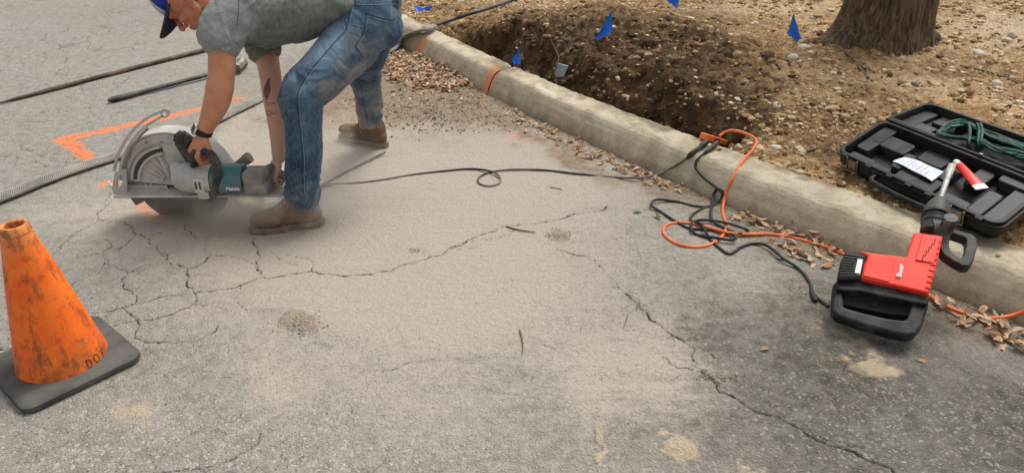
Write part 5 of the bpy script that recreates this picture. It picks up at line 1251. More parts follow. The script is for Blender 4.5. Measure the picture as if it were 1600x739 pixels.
# boots
M['tan'] = pmat('tan_suede', (.10,.052,.024), (.19,.105,.053), 14, .85, bump=.4, bscale=120, bdist=.002, dust=.5, dustc=(.35,.27,.205), dscale=10, updust=.18)
M['sole'] = pmat('boot_sole', (.15,.105,.075), (.22,.165,.12), 30, .9, bump=.4, bscale=120, dust=.5, dustc=(.33,.27,.215)); M['lace'] = pmat('laces', (.36,.27,.17), (.50,.40,.28), 90, .9)
def boot(Hp, Tp, ankle, dusty=False, scale=1.0):
    o = bpy.data.objects.new('boot', None); COL.objects.link(o); o.parent = person; o.location = Vector(Hp)-person.location
    F_ = nrm((Tp-Hp)*V(1,1,0)); S = V(-F_[1], F_[0], 0); Uz = V(0,0,1); L_ = np.linalg.norm((Tp-Hp)[:2]); k = L_/.30
    q = lambda f, s=0, z=0: Hp+(F_*f+S*s+Uz*z)*k
    u = MB()
    u.ell(q(.245,.0,.058), (.055*k,.047*k,.034*k), F_, S, Uz); u.ell(q(.205,.0,.055), (.06*k,.050*k,.036*k), F_, S, Uz)
    chain(u, [q(.245,0,.058), q(.19,0,.064), q(.14,0,.080), q(.10,0,.100)], [.034*k,.040*k,.046*k,.048*k], 16)
    u.ell(q(.045,0,.055), (.050*k,.040*k,.042*k), F_, S, Uz); u.ell(q(.12,0,.055), (.10*k,.038*k,.036*k), F_, S, Uz)
    top = ankle+V(0,0,.012); chain(u, [q(.050,0,.055), q(.058,0,.095), (q(.066,0,.125)+top)/2*1.0, top], [.044*k,.053*k,.060*k,.0625*k], 20)
    chain(u, [q(.19,0,.070), q(.145,0,.095), q(.110,0,.125), q(.095,0,.150)], [.030*k,.034*k,.034*k,.030*k], 16); chain(u, [q(.205,0,.082), q(.16,0,.106), q(.125,0,.138), q(.112,0,.165)], [.012*k,.017*k,.018*k,.017*k], 12, (1.5,.7))
    def bd(co, no):
        return .0035*fbm(co[:, 0]*28, co[:, 1]*28, co[:, 2]*40, oct=3)
    up_ = blend(u, 'upper', M['tan'] if not dusty else M['tan'], .0035, 4, o, disp=bd)
    outl = []
    for i in range(30):
        t = 2*math.pi*i/30; f = .148+.158*math.cos(t); wdt = .0475 if f > .15 else .041; wdt = wdt*(1-.17*math.exp(-((f-.125)/.035)**2)); sn = math.sin(t)
        outl.append(q(f, np.sign(sn)*wdt*abs(sn)**.62))
    MB().prism(outl, V(0,0,.001), V(0,0,.027*k)).build('sole', M['sole'], o, bevel=.003)
    for i in range(16):
        f = .02+.27*i/15; 
        for sd_ in (-1, 1):
            w_ = .0465 if f > .15 else .040; w_ *= (1-.17*math.exp(-((f-.125)/.035)**2))*(1-max(0, (f-.24)/.12)); 
            MB().box(q(f, sd_*w_, .008), (.010*k,.004,.013*k), F_, S, Uz).build('tread', M['sole'], o)
    bt_ = bvh_of(up_)
    def on(f, s):  # drop a point on to the upper
        h_ = bt_.ray_cast(Vector(q(f, s, .5)), Vector((0,0,-1))); return np.array(h_[0])+V(0,0,.001) if h_[0] is not None else q(f, s, .1)
    def slope(f, s, z):
        p0 = q(f+.10, s, z+.10); h_ = bt_.ray_cast(Vector(p0), Vector(nrm(-F_-Uz))); return np.array(h_[0]) if h_[0] is not None else q(f, s, z)
    for i in range(6):
        f, z = .165-.018*i, .085+.016*i; f2, z2 = f-.016, z+.015
        MB().tube(catmull([slope(f,-.024,z), slope(f-.006,0,z+.006), slope(f2,.024,z2)], 4), .0036, 6).build('lace', M['lace'], o)
        MB().tube(catmull([slope(f,.024,z), slope(f-.006,0,z+.006), slope(f2,-.024,z2)], 4), .0036, 6).build('lace', M['lace'], o)
    for (pts) in ([(.235,-.05,.05),(.20,-.05,.075),(.17,-.03,.10)], [(.20,-.048,.045),(.17,-.046,.07),(.15,-.036,.09)], [(.10,-.05,.03),(.10,-.052,.06),(.115,-.05,.085),(.13,-.04,.10)], [(.035,-.05,.03),(.04,-.05,.07),(.03,-.05,.10),(.025,-.05,.13)]):
        g_ = []
        for f, s, z in pts:
            for sg in (-1,):
                h_ = bt_.ray_cast(Vector(q(f, sg*.2, z)), Vector(S*-sg)); 
                if h_[0] is not None: g_.append(np.array(h_[0]))
        if len(g_) > 2: MB().tube(catmull(g_, 5), .0016, 6).build('stitched_seam', M['sole'], o)
    return o
b1 = boot(at(505,349), at(392,364), P(472,306,2.79)+V(.0,0,.0))
b2 = boot(at(604,230), at(533,216), P(580,203,3.69), True)
# cap
M['capblue'] = pmat('cap_blue', (.012,.030,.26), (.02,.045,.36), 30, .8, bump=.2, bscale=300, bdist=.0006); M['capgrey'] = pmat('cap_grey', (.36,.38,.43), (.46,.48,.53), 60, .85, bump=.3, bscale=300, bdist=.0006); M['capnavy'] = pmat('cap_brim', (.010,.012,.020), (.018,.020,.032), 30, .75)
capo = bpy.data.objects.new('cap', None); COL.objects.link(capo); capo.parent = person; capo.location = Vector(HC)-person.location
q_ = lambda u, f, s=0: HC+HU*u+HF*f+HS*s
def cap_patch(name, a0, a1, mat):
    vs = []; nu, nv = 18, 12
    for i in range(nu+1):
        a = R(a0+(a1-a0)*i/nu)
        for j_ in range(nv+1):
            th = j_/nv*math.pi/2; r_ = math.sin(th)**.85; z = .118*math.cos(th)**.85
            vs.append(q_(.034+z, -.004+math.cos(a)*.112*r_, math.sin(a)*.090*r_))
    m_ = nv+1; fs = [(i*m_+k, (i+1)*m_+k, (i+1)*m_+k+1, i*m_+k+1) for i in range(nu) for k in range(nv)]
    o = MB().add(vs, fs).build(name, mat, capo); md_ = o.modifiers.new('thick', 'SOLIDIFY'); md_.thickness = .003; return o
cap_patch('front_panel', -42, 42, M['capgrey']); cap_patch('crown', 42, 318, M['capblue'])
for a in (42, -42, 90, -90, 135, -135):
    MB().tube([q_(.034+.1185*math.cos(t)**.85, -.004+math.cos(R(a))*.1125*math.sin(t)**.85, math.sin(R(a))*.0905*math.sin(t)**.85) for t in np.linspace(.05, 1.5, 12)], .0012, 5).build('panel_seam', M['capblue'], capo)
MB().ell(q_(.153,-.004), (.008,.008,.004), HF, HS, HU).build('button', M['capblue'], capo)
vs = []; nu, nv = 20, 8
for i in range(nu+1):
    a = R(-68+136*i/nu)
    for j_ in range(nv+1):
        t = j_/nv; f0 = math.cos(a)*.110; s0 = math.sin(a)*.089; f1_ = f0+.082*math.cos(a*.92)**.6*t if abs(a) < R(88) else f0
        s1 = s0*(1+.10*t); vs.append(q_(.034+.004-.016*t-.30*abs(s1)**1.7*2.2, f1_, s1))
m_ = nv+1; fs = [(i*m_+k, (i+1)*m_+k, (i+1)*m_+k+1, i*m_+k+1) for i in range(nu) for k in range(nv)]
o = MB().add(vs, fs).build('brim', M['capnavy'], capo); md_ = o.modifiers.new('thick', 'SOLIDIFY'); md_.thickness = .004
M['hair'] = pmat('short_hair', (.05,.038,.03), (.11,.085,.065), 90, .9, bump=.6, bscale=260, bdist=.002)
h = MB(); h.ell(q_(.030,-.0125), (.0985,.0785,.0985), HF, HS, HU, 32, 24); h.ell(q_(-.02,-.045), (.055,.067,.055), HF, HS, HU, 24, 16)
hairo = h.build('hair', M['hair'], person)
bmh = bmesh.new(); bmh.from_mesh(hairo.data); o_ = np.array(person.location)
for v_ in list(bmh.verts):
    r_ = np.array(v_.co)+o_-HC; f_, u_2 = r_@HF, r_@HU
    if f_ > .030+.25*u_2 or u_2 < -.075: bmh.verts.remove(v_)
bmh.to_mesh(hairo.data); bmh.free()
for s in (-1, 1):
    MB().tube(catmull([q_(.024,.098,s*.014), q_(.029,.100,s*.028), q_(.024,.090,s*.044)], 4), [.0028]*9, 6, cap='round').build('eyebrow', M['hair'], person)
    MB().tube(catmull([q_(-.004,.0935,s*.021), q_(-.007,.0945,s*.031), q_(-.004,.089,s*.041)], 4), [.0016]*9, 6, cap='round').build('eyelashes', M['hair'], person)
# watch
M['strap'] = pmat('watch_strap', (.010,.010,.012), (.018,.018,.02), 20, .45); M['silver'] = pmat('silver', (.62,.62,.63), (.72,.72,.73), 20, .25, .9); M['glass'] = pmat('watch_glass', (.008,.008,.01), (.012,.012,.014), 20, .12)
wo_ = bpy.data.objects.new('wristwatch', None); COL.objects.link(wo_); wc = P(318,206,2.777); wo_.parent = person; wo_.location = Vector(wc)-person.location
wax = nrm(wrN-P(327,188,2.78)); hem(wc, nrm(wax+V(.25,0,.1)), .0335, 'strap', M['strap'], wo_, .0035, .024, (1.02,.98), 28, 0)
wn2 = nrm(V(-.85,-.50,.18)); wn2 = nrm(wn2-wax*np.dot(wn2, wax)); wx2 = np.cross(wax, wn2); fc = wc+wn2*.036
MB().box(fc, (.038,.040,.011), wx2, wax, wn2).build('case', M['silver'], wo_, bevel=.004, seg=3); MB().box(fc+wn2*.0058, (.033,.035,.002), wx2, wax, wn2).build('watch_face', M['glass'], wo_, bevel=.0008)
MB().lathe([(0,.0035),(.003,.0035)], fc+wx2*.0195, wx2, 12).build('crown_button', M['silver'], wo_)
# tattoos
M['tattoo'] = pmat('tattoo_ink', (.12,.075,.075), (.20,.12,.11), 70, .6)
bb = bvh_of(bodyo)
leaf = []
for k in range(8):
    t = k/7; y_ = 126+t*27; wd_ = 5.2*math.sin(math.pi*min(1, t*1.05))**.8+.5; leaf.append([(419-wd_-t*2.0, y_+3), (419-t*2.5, y_-1), (419+wd_*.8-t*2, y_+2.5)])
leaf.append([(422,123),(418,136),(416,152)])
decal(bb, leaf, .0085, 'feather_tattoo', M['tattoo'], bodyo, off=-.0012)
rows = [[(x_, y_+math.sin(x_*2)*1.1) for x_ in np.arange(x0, x1, .9)] for (x0, x1, y_) in ((416,419,161),(421,423,161.5),(425,430,162),(417,420,164.5))]
fig = [[(414,177),(418,173),(423,175),(426,178),(430,177.5)],[(416,179),(420,181),(424,179)],[(419,173),(418,178),(421,181)],[(424,176),(424,179.5)]]
decal(bb, rows+fig, .0036, 'lettering_tattoo', M['tattoo'], bodyo, off=-.0005)
# ================================================================== LEAVES, STONES, TREE, DUST
# dry oak leaves
def leaf_mesh(var):
    rs = random.Random(var); L_, Wd = .048+.018*rs.random(), .0088+.0042*rs.random(); curl, bend = rs.uniform(.3, 1.4), rs.uniform(-.9, 1.3); tw = rs.uniform(-1.0, 1.0); vs = []; n_ = 6
    for i in range(n_+1):
        t = i/n_; wd_ = Wd*(math.sin(math.pi*(t*.93+.05))**.75)+.0006; x_ = (t-.5)*L_; z0 = bend*L_*.45*((t-.5)**2)*2; tt = tw*(t-.5)
        for s in (-1, -.5, 0, .5, 1):
            yy = s*wd_; zz_ = z0+curl*wd_*abs(s)**1.5*.7; vs.append((x_, yy*math.cos(tt)-zz_*math.sin(tt)*.5, zz_*math.cos(tt)+yy*math.sin(tt)+.002))
    fs = [(i*5+k, (i+1)*5+k, (i+1)*5+k+1, i*5+k+1) for i in range(n_) for k in range(4)]
    return vs, fs
def leaf_mat():
    m, n, b = mat_new('dry_leaf'); co = n.nodes.new('ShaderNodeTexCoord').outputs['Object']
    oi = n.nodes.new('ShaderNodeObjectInfo').outputs['Random']; a = n.nodes.new('ShaderNodeAttribute'); a.attribute_name = 'shade'; s = n.nodes.new('ShaderNodeSeparateColor'); n.links.new(a.outputs['Color'], s.inputs[0])
    r_ = math_(n, 'FRACT', math_(n, 'ADD', oi, s.outputs[0]))
    cr = n.nodes.new('ShaderNodeValToRGB'); n.links.new(r_, cr.inputs[0]); e = cr.color_ramp.elements
    e[0].position = 0; e[0].color = (.17,.09,.045,1); e[1].position = 1; e[1].color = (.62,.44,.27,1)
    for p_, c_ in ((.15,(.30,.17,.09,1)),(.4,(.44,.26,.14,1)),(.6,(.55,.37,.23,1)),(.8,(.50,.27,.12,1))): x_ = e.new(p_); x_.color = c_
    c = mixc(n, mrange(n, noise_(n, co, 60, 4, .6), .45, .75, 0, .5), cr.outputs[0], (.12,.065,.03))
    g = n.nodes.new('ShaderNodeNewGeometry'); c = mixc(n, math_(n, 'MULTIPLY', g.outputs['Backfacing'], .35), c, (.52,.41,.30))
    n.links.new(c, b.inputs['Base Color']); b.inputs['Roughness'].default_value = .65; b.inputs['Specular IOR Level'].default_value = .35; return m
M['leaf'] = leaf_mat()
LV = [leaf_mesh(i) for i in range(7)]; LM = []
for i, (v_, f_) in enumerate(LV):
    me = MB().add(v_, f_).mesh('leaf', M['leaf']); n_ = len(me.vertices); attr(me, 'shade', np.full((n_, 4), i*.13)); LM.append(me)
random.seed(21)
places = []   # (pile, position, height)
def inpoly(p, poly):
    c = False
    for i in range(len(poly)):
        (x1, y1), (x2, y2) = poly[i-1], poly[i]
        if (y1 > p[1]) != (y2 > p[1]) and p[0] < (x2-x1)*(p[1]-y1)/(y2-y1)+x1: c = not c
    return c
def fill(pile, poly, n, stack):
    xs = [p[0] for p in poly]; ys_ = [p[1] for p in poly]; k = 0
    while k < n:
        p = (random.uniform(min(xs), max(xs)), random.uniform(min(ys_), max(ys_)))
        if inpoly(p, poly): places.append((pile, p, random.random()*stack)); k += 1
def strip(pile, pts, n, wd_, stack):
    pts = [V(*p) for p in pts]; Ls = [np.linalg.norm(b-a) for a, b in zip(pts[:-1], pts[1:])]
    for _ in range(n):
        i = random.choices(range(len(Ls)), Ls)[0]; p = pts[i]+(pts[i+1]-pts[i])*random.random()+V(random.gauss(0, wd_), random.gauss(0, wd_*.5)); places.append((pile, tuple(p), random.random()*stack))
fill(0, [(598,98),(622,86),(650,88),(690,106),(722,124),(742,140),(700,146),(650,138),(615,136),(596,118)], 640, .045)
strip(0, [(600,135),(650,150),(720,150),(760,158)], 80, 16, .01)
strip(1, [(800,180),(850,207),(905,235),(960,258),(1010,280),(1060,300)], 190, 9, .02)
strip(2, [(1150,338),(1215,362),(1262,376),(1300,394)], 70, 9, .02); fill(2, [(1180,372),(1215,376),(1300,400),(1310,428),(1285,425),(1230,400)], 26, .012)
fill(3, [(1456,470),(1490,480),(1535,493),(1600,512),(1640,530),(1660,590),(1610,560),(1568,545),(1530,520),(1500,512),(1470,492)], 95, .028)
fill(4, [(620,-20),(720,-20),(760,2),(700,8),(660,4),(625,22)], 60, .01)
strip(5, [(470,180),(540,150),(600,160),(690,168)], 60, 22, .004)
info = {0: ('dry brown oak leaf in the heap against the kerb behind the far boot', 'dry leaves heaped against the kerb'),
        1: ('dry curled leaf in the strip of litter along the kerb foot', 'dry leaves along the foot of the kerb'),
        2: ('dry leaf by the orange cord between the cord tangle and hammer', 'dry leaves beside the orange cord'),
        3: ('pale tan oak leaf in the pile under the orange cord right of the hammer', 'dry leaves right of the hammer'),
        4: ('dry leaf scattered on the soil near the fallen blue flag', 'dry leaves near the fallen flag'),
        5: ('small dry leaf scattered on the dirt between the boots and kerb', 'dry leaves scattered on the dirt')}
rec = []
for pile, p, z in places:
    g = surf(p[0], p[1], 0); rec.append((np.linalg.norm(g-CP), pile, g+V(0,0,z+.002)))
rec.sort(key=lambda r_: r_[0])
def rotm(): return Matrix.Rotation(random.uniform(0, 6.28), 3, 'Z') @ Matrix.Rotation(random.gauss(0, .24), 3, 'X') @ Matrix.Rotation(random.gauss(0, .2), 3, 'Y') @ (Matrix.Rotation(math.pi, 3, 'X') if random.random() < .45 else Matrix.Identity(3))
nind = 280; stuffp = {}
for i, (d_, pile, g) in enumerate(rec):
    sc_ = random.uniform(.7, 1.1)*(.68 if pile == 1 else .84); rm = rotm()
    if i < nind:
        o = bpy.data.objects.new('dry_leaf', random.choice(LM)); COL.objects.link(o); o.location = Vector(g)+Vector((0,0,.003)); o.rotation_euler = rm.to_euler(); o.scale = (sc_,)*3
        tag(o, info[pile][0], 'leaf', info[pile][1])
    else: stuffp.setdefault(pile, []).append((g, sc_, rm))
for pile, lst in stuffp.items():
    vs = []; fs = []; sh = []
    for g, sc_, rm in lst:
        v_, f_ = random.choice(LV); b0_ = len(vs); vs += [tuple(rm @ Vector(p)*sc_+Vector(g)) for p in v_]; fs += [tuple(b0_+k for k in f) for f in f_]; sh += [random.random()]*len(v_)
    me = bpy.data.meshes.new('leaf_litter'); me.from_pydata(vs, [], fs); me.materials.append(M['leaf']); me.polygons.foreach_set('use_smooth', [True]*len(fs)); attr(me, 'shade', np.repeat(np.array(sh)[:, None], 4, 1)); me.update()
    txt = {0: 'heap of brown oak leaves piled against the kerb behind the worker', 1: 'thin litter of dry leaves along the kerb foot', 4: 'scattered dry leaves on the soil by the fallen flag', 5: 'few dry leaves on the dirt behind the boots', 2: 'leaf litter beside the orange cord', 3: 'leaf litter right of the hammer'}[pile]
    tag(link('leaf_litter', me), txt, 'leaf litter', kind='stuff')
def lone(px, lab, sc_=1, rz=0, mesh=0, mat=None):
    o = bpy.data.objects.new('fallen_leaf', LM[mesh]); COL.objects.link(o); o.location = surf(*px, .004); o.rotation_euler = (0, 0, rz); o.scale = (sc_,)*3; tag(o, lab, 'leaf')
    if mat: o.data = LM[mesh].copy(); o.data.materials.clear(); o.data.materials.append(mat)
lone((1195,546), 'single tan leaf lying alone on the open asphalt left of the hammer', .62, .1, 1)
lone((1440,564), 'narrow orange leaf lying alone below the hammer', .75, -.5, 2)
lone((1220,404), 'pale grey leaf beside the black cord left of the leafy strip', .8, -.6, 3, pmat('pale_leaf', (.42,.40,.36), (.55,.53,.48), 40, .7))
M['greenleaf'] = pmat('green_leaf', (.06,.10,.025), (.13,.17,.05), 60, .6)
lone((996,332), 'small green leaf on the asphalt left of the cord tangle', .85, .4, 4, M['greenleaf'])
lone((1028,340), 'yellow green leaf touching the left loops of the black cord', .8, -1.1, 5, pmat('yellow_leaf', (.16,.16,.06), (.30,.28,.14), 60, .6))
# twigs
M['twig'] = pmat('twig_bark', (.10,.07,.045), (.19,.14,.09), 50, .9)
def twig(px, lab, r_=.003, off=.004, name='twig', br=None):
    pts = catmull([surf(*p, off) for p in px], 4); g = pts[0]; n_ = len(pts)
    o = MB().tube(pts, list(np.linspace(r_, r_*.6, n_)), 7, cap='round')
    if br: 
        for b__ in br: bp_ = catmull([surf(*p, off+.004) for p in b__], 4); o.tube(bp_, list(np.linspace(r_*.6, r_*.3, len(bp_))), 6, cap='round')
    tag(o.build(name, M['twig'], None, loc=g), lab, 'twig')
twig([(792,354),(806,358),(822,361),(836,363)], 'short brown stick lying across the long crack', .0038)
twig([(812,515),(815,525),(817,540),(816,552)], 'thin grey stick lying upright in the middle of the open asphalt', .0028)
twig([(981,492),(978,502),(974,513)], 'tiny twig beside the right hand crack', .0018)
twig([(860,293),(868,294),(878,296)], 'tiny dark twig on the dust below the cord ring', .0026)
twig([(1308,75),(1325,85),(1338,98),(1349,114),(1357,122)], 'curved bare branch on the soil in front of the tree', .011, .012, br=[[(1338,98),(1352,108),(1358,104)]])
twig([(1502,104),(1530,110),(1560,118),(1590,130)], 'dark branch lying on the soil at the right edge', .010, .010, br=[[(1545,114),(1555,124),(1560,130)]])
twig([(1565,146),(1582,153),(1600,157)], 'short dark stick on soil behind the tool case', .008, .008)
twig([(1262,236),(1290,228),(1315,218),(1340,205)], 'slim branch on the soil touching the tool case', .006, .008)
twig([(1124,136),(1142,134),(1158,131)], 'short root lying on the soil right of the trench', .008, .01)
twig([(1108,62),(1130,75),(1150,88)], 'pale broken stick lying on the heap of soil', .006, .01)
twig([(1365,230),(1400,268),(1420,300)], 'dark stick under the tool case edge', .006, .006)
tp_ = [P(860,62,4.55), P(868,78,4.55), P(873,92,4.5), P(866,116,4.45)]
tag(MB().tube(catmull(tp_, 5), [.004]*16, 6, cap='round').build('root', M['twig'], None, loc=surf(868,110)), 'thin pale root hanging down into the trench', 'root')
# stones
def stone_mesh(seed, sub=2):
    bm = bmesh.new(); bmesh.ops.create_icosphere(bm, subdivisions=sub, radius=1); rs = np.random.default_rng(seed); off_ = rs.random(3)*50
    sc_ = np.array([1, rs.uniform(.65,.9), rs.uniform(.45,.7)])
    for v_ in bm.verts:
        c = np.array(v_.co); k = 1+.28*float(vnoise(np.array([c[0]*1.3+off_[0]]), np.array([c[1]*1.3+off_[1]]), np.array([c[2]*1.3+off_[2]]))[0]); v_.co = Vector(c*k*sc_)
    me = bpy.data.meshes.new('stone'); bm.to_mesh(me); bm.free(); me.polygons.foreach_set('use_smooth', [True]*len(me.polygons)); return me
M['stone'] = pmat('tan_stone', (.30,.225,.145), (.47,.38,.27), 1.2, .9, bump=.4, bscale=9, bdist=.05, rand=.35)
M['palestone'] = pmat('pale_stone', (.50,.45,.37), (.66,.61,.53), 1.3, .85, bump=.3, bscale=9, bdist=.05); M['yellowstone'] = pmat('yellow_stone', (.55,.36,.10), (.66,.47,.18), 1.3, .85)
SM = [stone_mesh(i) for i in range(6)]
for me in SM: me.materials.append(M['stone'])
def rock(px, r_, lab, mat=None, i=0, name='stone', group=None, off=.2):
    me = SM[i % 6]
    if mat: me = me.copy(); me.materials.clear(); me.materials.append(mat)
    o = bpy.data.objects.new(name, me); COL.objects.link(o); o.location = surf(*px, r_*off); o.scale = (r_,)*3; o.rotation_euler = (random.uniform(-.3,.3), random.uniform(-.3,.3), random.uniform(0, 6))
    tag(o, lab, 'stone', group)
for px, r_, lab, mt_ in (((1256,75), .045, 'large pale stone at the foot of the upright blue flag', 'palestone'), ((1238,91), .036, 'pale stone below the flag stone', 'palestone'), ((1388,70), .028, 'yellow stone in front of the tree trunk', 'yellowstone'),
    ((1530,84), .042, 'flat pale stone right of the tree trunk', 'palestone'), ((1533,101), .036, 'rounded tan stone just below the flat pale stone', None), ((1557,132), .034, 'pale round stone near the dark branch at right', 'palestone'),
    ((1212,231), .034, 'round pale stone on the soil beside the orange cord bend', 'palestone'), ((1271,231), .020, 'long stone left of the tool case', None), ((1150,157), .03, 'pale flat stone on the edge of the trench', 'palestone'), ((1213,167), .032, 'wide pale stone flush with the soil right of the trench', 'palestone'),
    ((845,35), .024, 'small white stone high on the soil heap', 'palestone'), ((913,70), .022, 'pale stone in the heap below the tilted flag', 'palestone'), ((702,118), .030, 'white lump lying at the kerb foot by the leaf heap', 'palestone'), ((1560,398), .012, 'small grey stone at the back of the kerb', None),
    ((1180,38), .03, 'pale stone on the heap left of the upright flag', 'palestone'), ((1420,72), .02, 'small stone at the right of the yellow stone', None), ((1375,52), .02, 'small stone against the tree foot', None), ((1580,60), .03, 'tan stone at the far right edge of the soil', None)):
    rock(px, r_, lab, M[mt_] if mt_ else None, random.randrange(6))
random.seed(5)
for k in range(240):
    u_, v_ = random.uniform(640, 1600), random.uniform(5, 300)
    p = at(u_, v_, .22); t, n2 = tn(p[0], p[1])
    if n2-kN(t) < .03 or (T_TR0 < t < T_TR1 and n2-kN(t) < .3): continue
    if u_ > 1290 and 160 < v_ < 400: continue
    rock((u_, v_), random.uniform(.010, .024)*(1 if v_ > 60 else 1.35), 'tan stone half sunk in the gravelly soil', None, random.randrange(6), 'stone', 'stones sunk in the soil')
# gravel and clods, joined
ico = bmesh.new(); bmesh.ops.create_icosphere(ico, subdivisions=1, radius=1); IV = np.array([v_.co[:] for v_ in ico.verts]); IF = np.array([[v_.index for v_ in f.verts] for f in ico.faces]); ico.free()
def scatter(name, pos, rad, mat, lab, cat, flat=.6, sd=3):
    rg = np.random.default_rng(sd); n_ = len(pos); nv = len(IV)
    j_ = 1+.6*(rg.random((n_, nv, 1))-.5); an_ = rg.random(n_)*6.28; sc_ = np.stack([np.ones(n_), rg.uniform(.6,1,n_), rg.uniform(.4,.8,n_)*flat/.6], 1)
    v_ = IV[None]*j_*sc_[:, None, :]*np.array(rad)[:, None, None]; c, s = np.cos(an_)[:, None], np.sin(an_)[:, None]
    x_ = v_[..., 0]*c-v_[..., 1]*s; y_ = v_[..., 0]*s+v_[..., 1]*c; v_ = np.stack([x_, y_, v_[..., 2]], -1)+np.array(pos)[:, None, :]
    q = (IF[None]+np.arange(n_)[:, None, None]*nv).reshape(-1, 3); me = fast_mesh(name, v_.reshape(-1, 3), q, mat, smooth=False)
    attr(me, 'shade', np.repeat(np.repeat(rg.random(n_), nv)[:, None], 4, 1)); return tag(link(name, me), lab, cat, kind='stuff')
def grav_mat(name, cs):
    m, n, b = mat_new(name); a = n.nodes.new('ShaderNodeAttribute'); a.attribute_name = 'shade'; s = n.nodes.new('ShaderNodeSeparateColor'); n.links.new(a.outputs['Color'], s.inputs[0])
    cr = n.nodes.new('ShaderNodeValToRGB'); n.links.new(s.outputs[0], cr.inputs[0]); e = cr.color_ramp.elements; e[0].color = (*cs[0], 1); e[1].color = (*cs[-1], 1)
    for i, c in enumerate(cs[1:-1]): x_ = e.new((i+1)/(len(cs)-1)); x_.color = (*c, 1)
    co = n.nodes.new('ShaderNodeTexCoord').outputs['Object']; c = mixc(n, mrange(n, noise_(n, co, 90, 4, .6), .4, .7, 0, .5), cr.outputs[0], cs[0])
    n.links.new(c, b.inputs['Base Color']); b.inputs['Roughness'].default_value = .92; b.inputs['Specular IOR Level'].default_value = .2; return m
M['gravel'] = grav_mat('gravel', [(.14,.078,.034),(.32,.19,.09),(.45,.30,.155),(.56,.42,.25),(.70,.59,.43)]); M['clods'] = grav_mat('clods', [(.035,.022,.013),(.085,.052,.028),(.16,.10,.056),(.28,.19,.11)])
rg = np.random.default_rng(9); tt = rg.uniform(T_TR0-1.2, _bt[0][-2]+1.0, 46000); dd_ = rg.random(46000)**1.3*4.6+.01
nn_ = kN(tt)+dd_; X = tt*D0[0]+nn_*N0[0]; Y = tt*D0[1]+nn_*N0[1]; hz, trn, mdn = soil_h(X, Y, True); pn = fbm(X*1.7, Y*1.7, oct=4)
rr = np.exp(rg.normal(0, .55, len(X)))*.0082*(1+.14*dd_); keep = (rg.random(len(X)) < .45+.8*pn-.35*trn) & (rr < .036)
isc = (trn > .4) | ((mdn > .3) & (rg.random(len(X)) < .6))
for nm, mk, mt_, lab, cat in (('gravel', keep & (~isc | (rg.random(len(X)) < .35)), 'gravel', 'tan gravel and pebbles strewn over the soil', 'gravel'), ('soil_clods', (rg.random(len(X)) < .8) & isc, 'clods', 'dark moist crumbs of soil in the trench and on the heap', 'soil clods')):
    scatter(nm, np.stack([X[mk], Y[mk], hz[mk]+rr[mk]*.25+.004], 1), rr[mk]*(1.25 if nm != 'gravel' else 1), M[mt_], lab, cat)
# rubble crumbs and grit on the road
pos, rad = [], []
for cx, cy, rx, ry, n_ in ((470,506,30,14,420),(872,368,18,8,140),(655,394,12,3,30),(1120,590,50,5,90),(1000,480,14,8,25)):
    for _ in range(n_):
        p = surf(random.gauss(cx, rx*.55), random.gauss(cy, ry*.55)); pos.append(p+V(0,0,random.random()*.008)); rad.append(random.uniform(.0014,.0042))
scatter('rubble_crumbs', pos, rad, grav_mat('crumbs', [(.12,.09,.065),(.24,.19,.14),(.36,.31,.24),(.47,.42,.35)]), 'crumbs of broken asphalt in small heaps on the road', 'rubble')
pos, rad = [], []
for _ in range(1500):
    u_, v_ = random.uniform(0, 1600), random.uniform(120, 739); p = at(u_, v_); t, n2 = tn(p[0], p[1])
    if n2 < bN(t)-.02: pos.append(p+V(0,0,.001)); rad.append(random.uniform(.0012,.0030))
for _ in range(2600):
    t = random.uniform(T_TR0-.3, _bt[0][-2]+.5); n2 = bN(t)-abs(random.gauss(0, .05)); pos.append(V(t*D0[0]+n2*N0[0], t*D0[1]+n2*N0[1], .003)); rad.append(random.uniform(.0015,.005)*(1.6 if random.random()<.25 else 1))
for _ in range(2200):
    u_, v_ = random.gauss(690, 70), random.gauss(168, 16); p = at(u_, v_); t, n2 = tn(p[0], p[1])
    if n2 < bN(t)-.01: pos.append(p+V(0,0,.006)); rad.append(random.uniform(.002,.008))
scatter('road_grit', pos, rad, grav_mat('grit', [(.13,.09,.055),(.22,.16,.105),(.32,.25,.18),(.46,.40,.32)]), 'loose grit and dirt crumbs on the asphalt and in the gutter', 'grit', sd=8)
# tree
tc_ = V(*(at(1410,60,.30)+V(.0,.28,0))); tc_[2] = soil_h(tc_[0], tc_[1])
tree = empty('oak_tree', tc_, 'thick tree trunk flaring into roots at the edge of the gravelly soil', 'tree')
def bark():
    m, n, b = mat_new('bark'); co = n.nodes.new('ShaderNodeTexCoord').outputs['Object']
    mp = n.nodes.new('ShaderNodeMapping'); mp.inputs['Scale'].default_value = (1, 1, .16); n.links.new(co, mp.inputs[0])
    st = noise_(n, mp.outputs[0], 50, 7, .75, .8); mid = noise_(n, co, 12, 6, .65)
    c = mixc(n, mrange(n, st, .35, .65), (.030,.019,.011), (.26,.175,.10)); c = mixc(n, mrange(n, mid, .5, .75, 0, .4), c, (.10,.085,.06))
    n.links.new(c, b.inputs['Base Color']); b.inputs['Roughness'].default_value = .95; n.links.new(bump_(n, st, 1, .03), b.inputs['Normal']); return m
M['bark'] = bark()
na, nh = 220, 110; zs = np.concatenate([np.linspace(-.12, .7, 80), np.linspace(.72, 3.6, 30)]); A_, Z = np.meshgrid(np.arange(na)*2*math.pi/na, zs, indexing='ij')
flare = np.exp(-np.clip(Z+.05, 0, 9)/.13); rt = .5+.5*np.cos(A_*5+1.9+.4*np.sin(A_*2)); left = np.clip(np.cos(A_-math.pi*1.02), 0, 1)**3
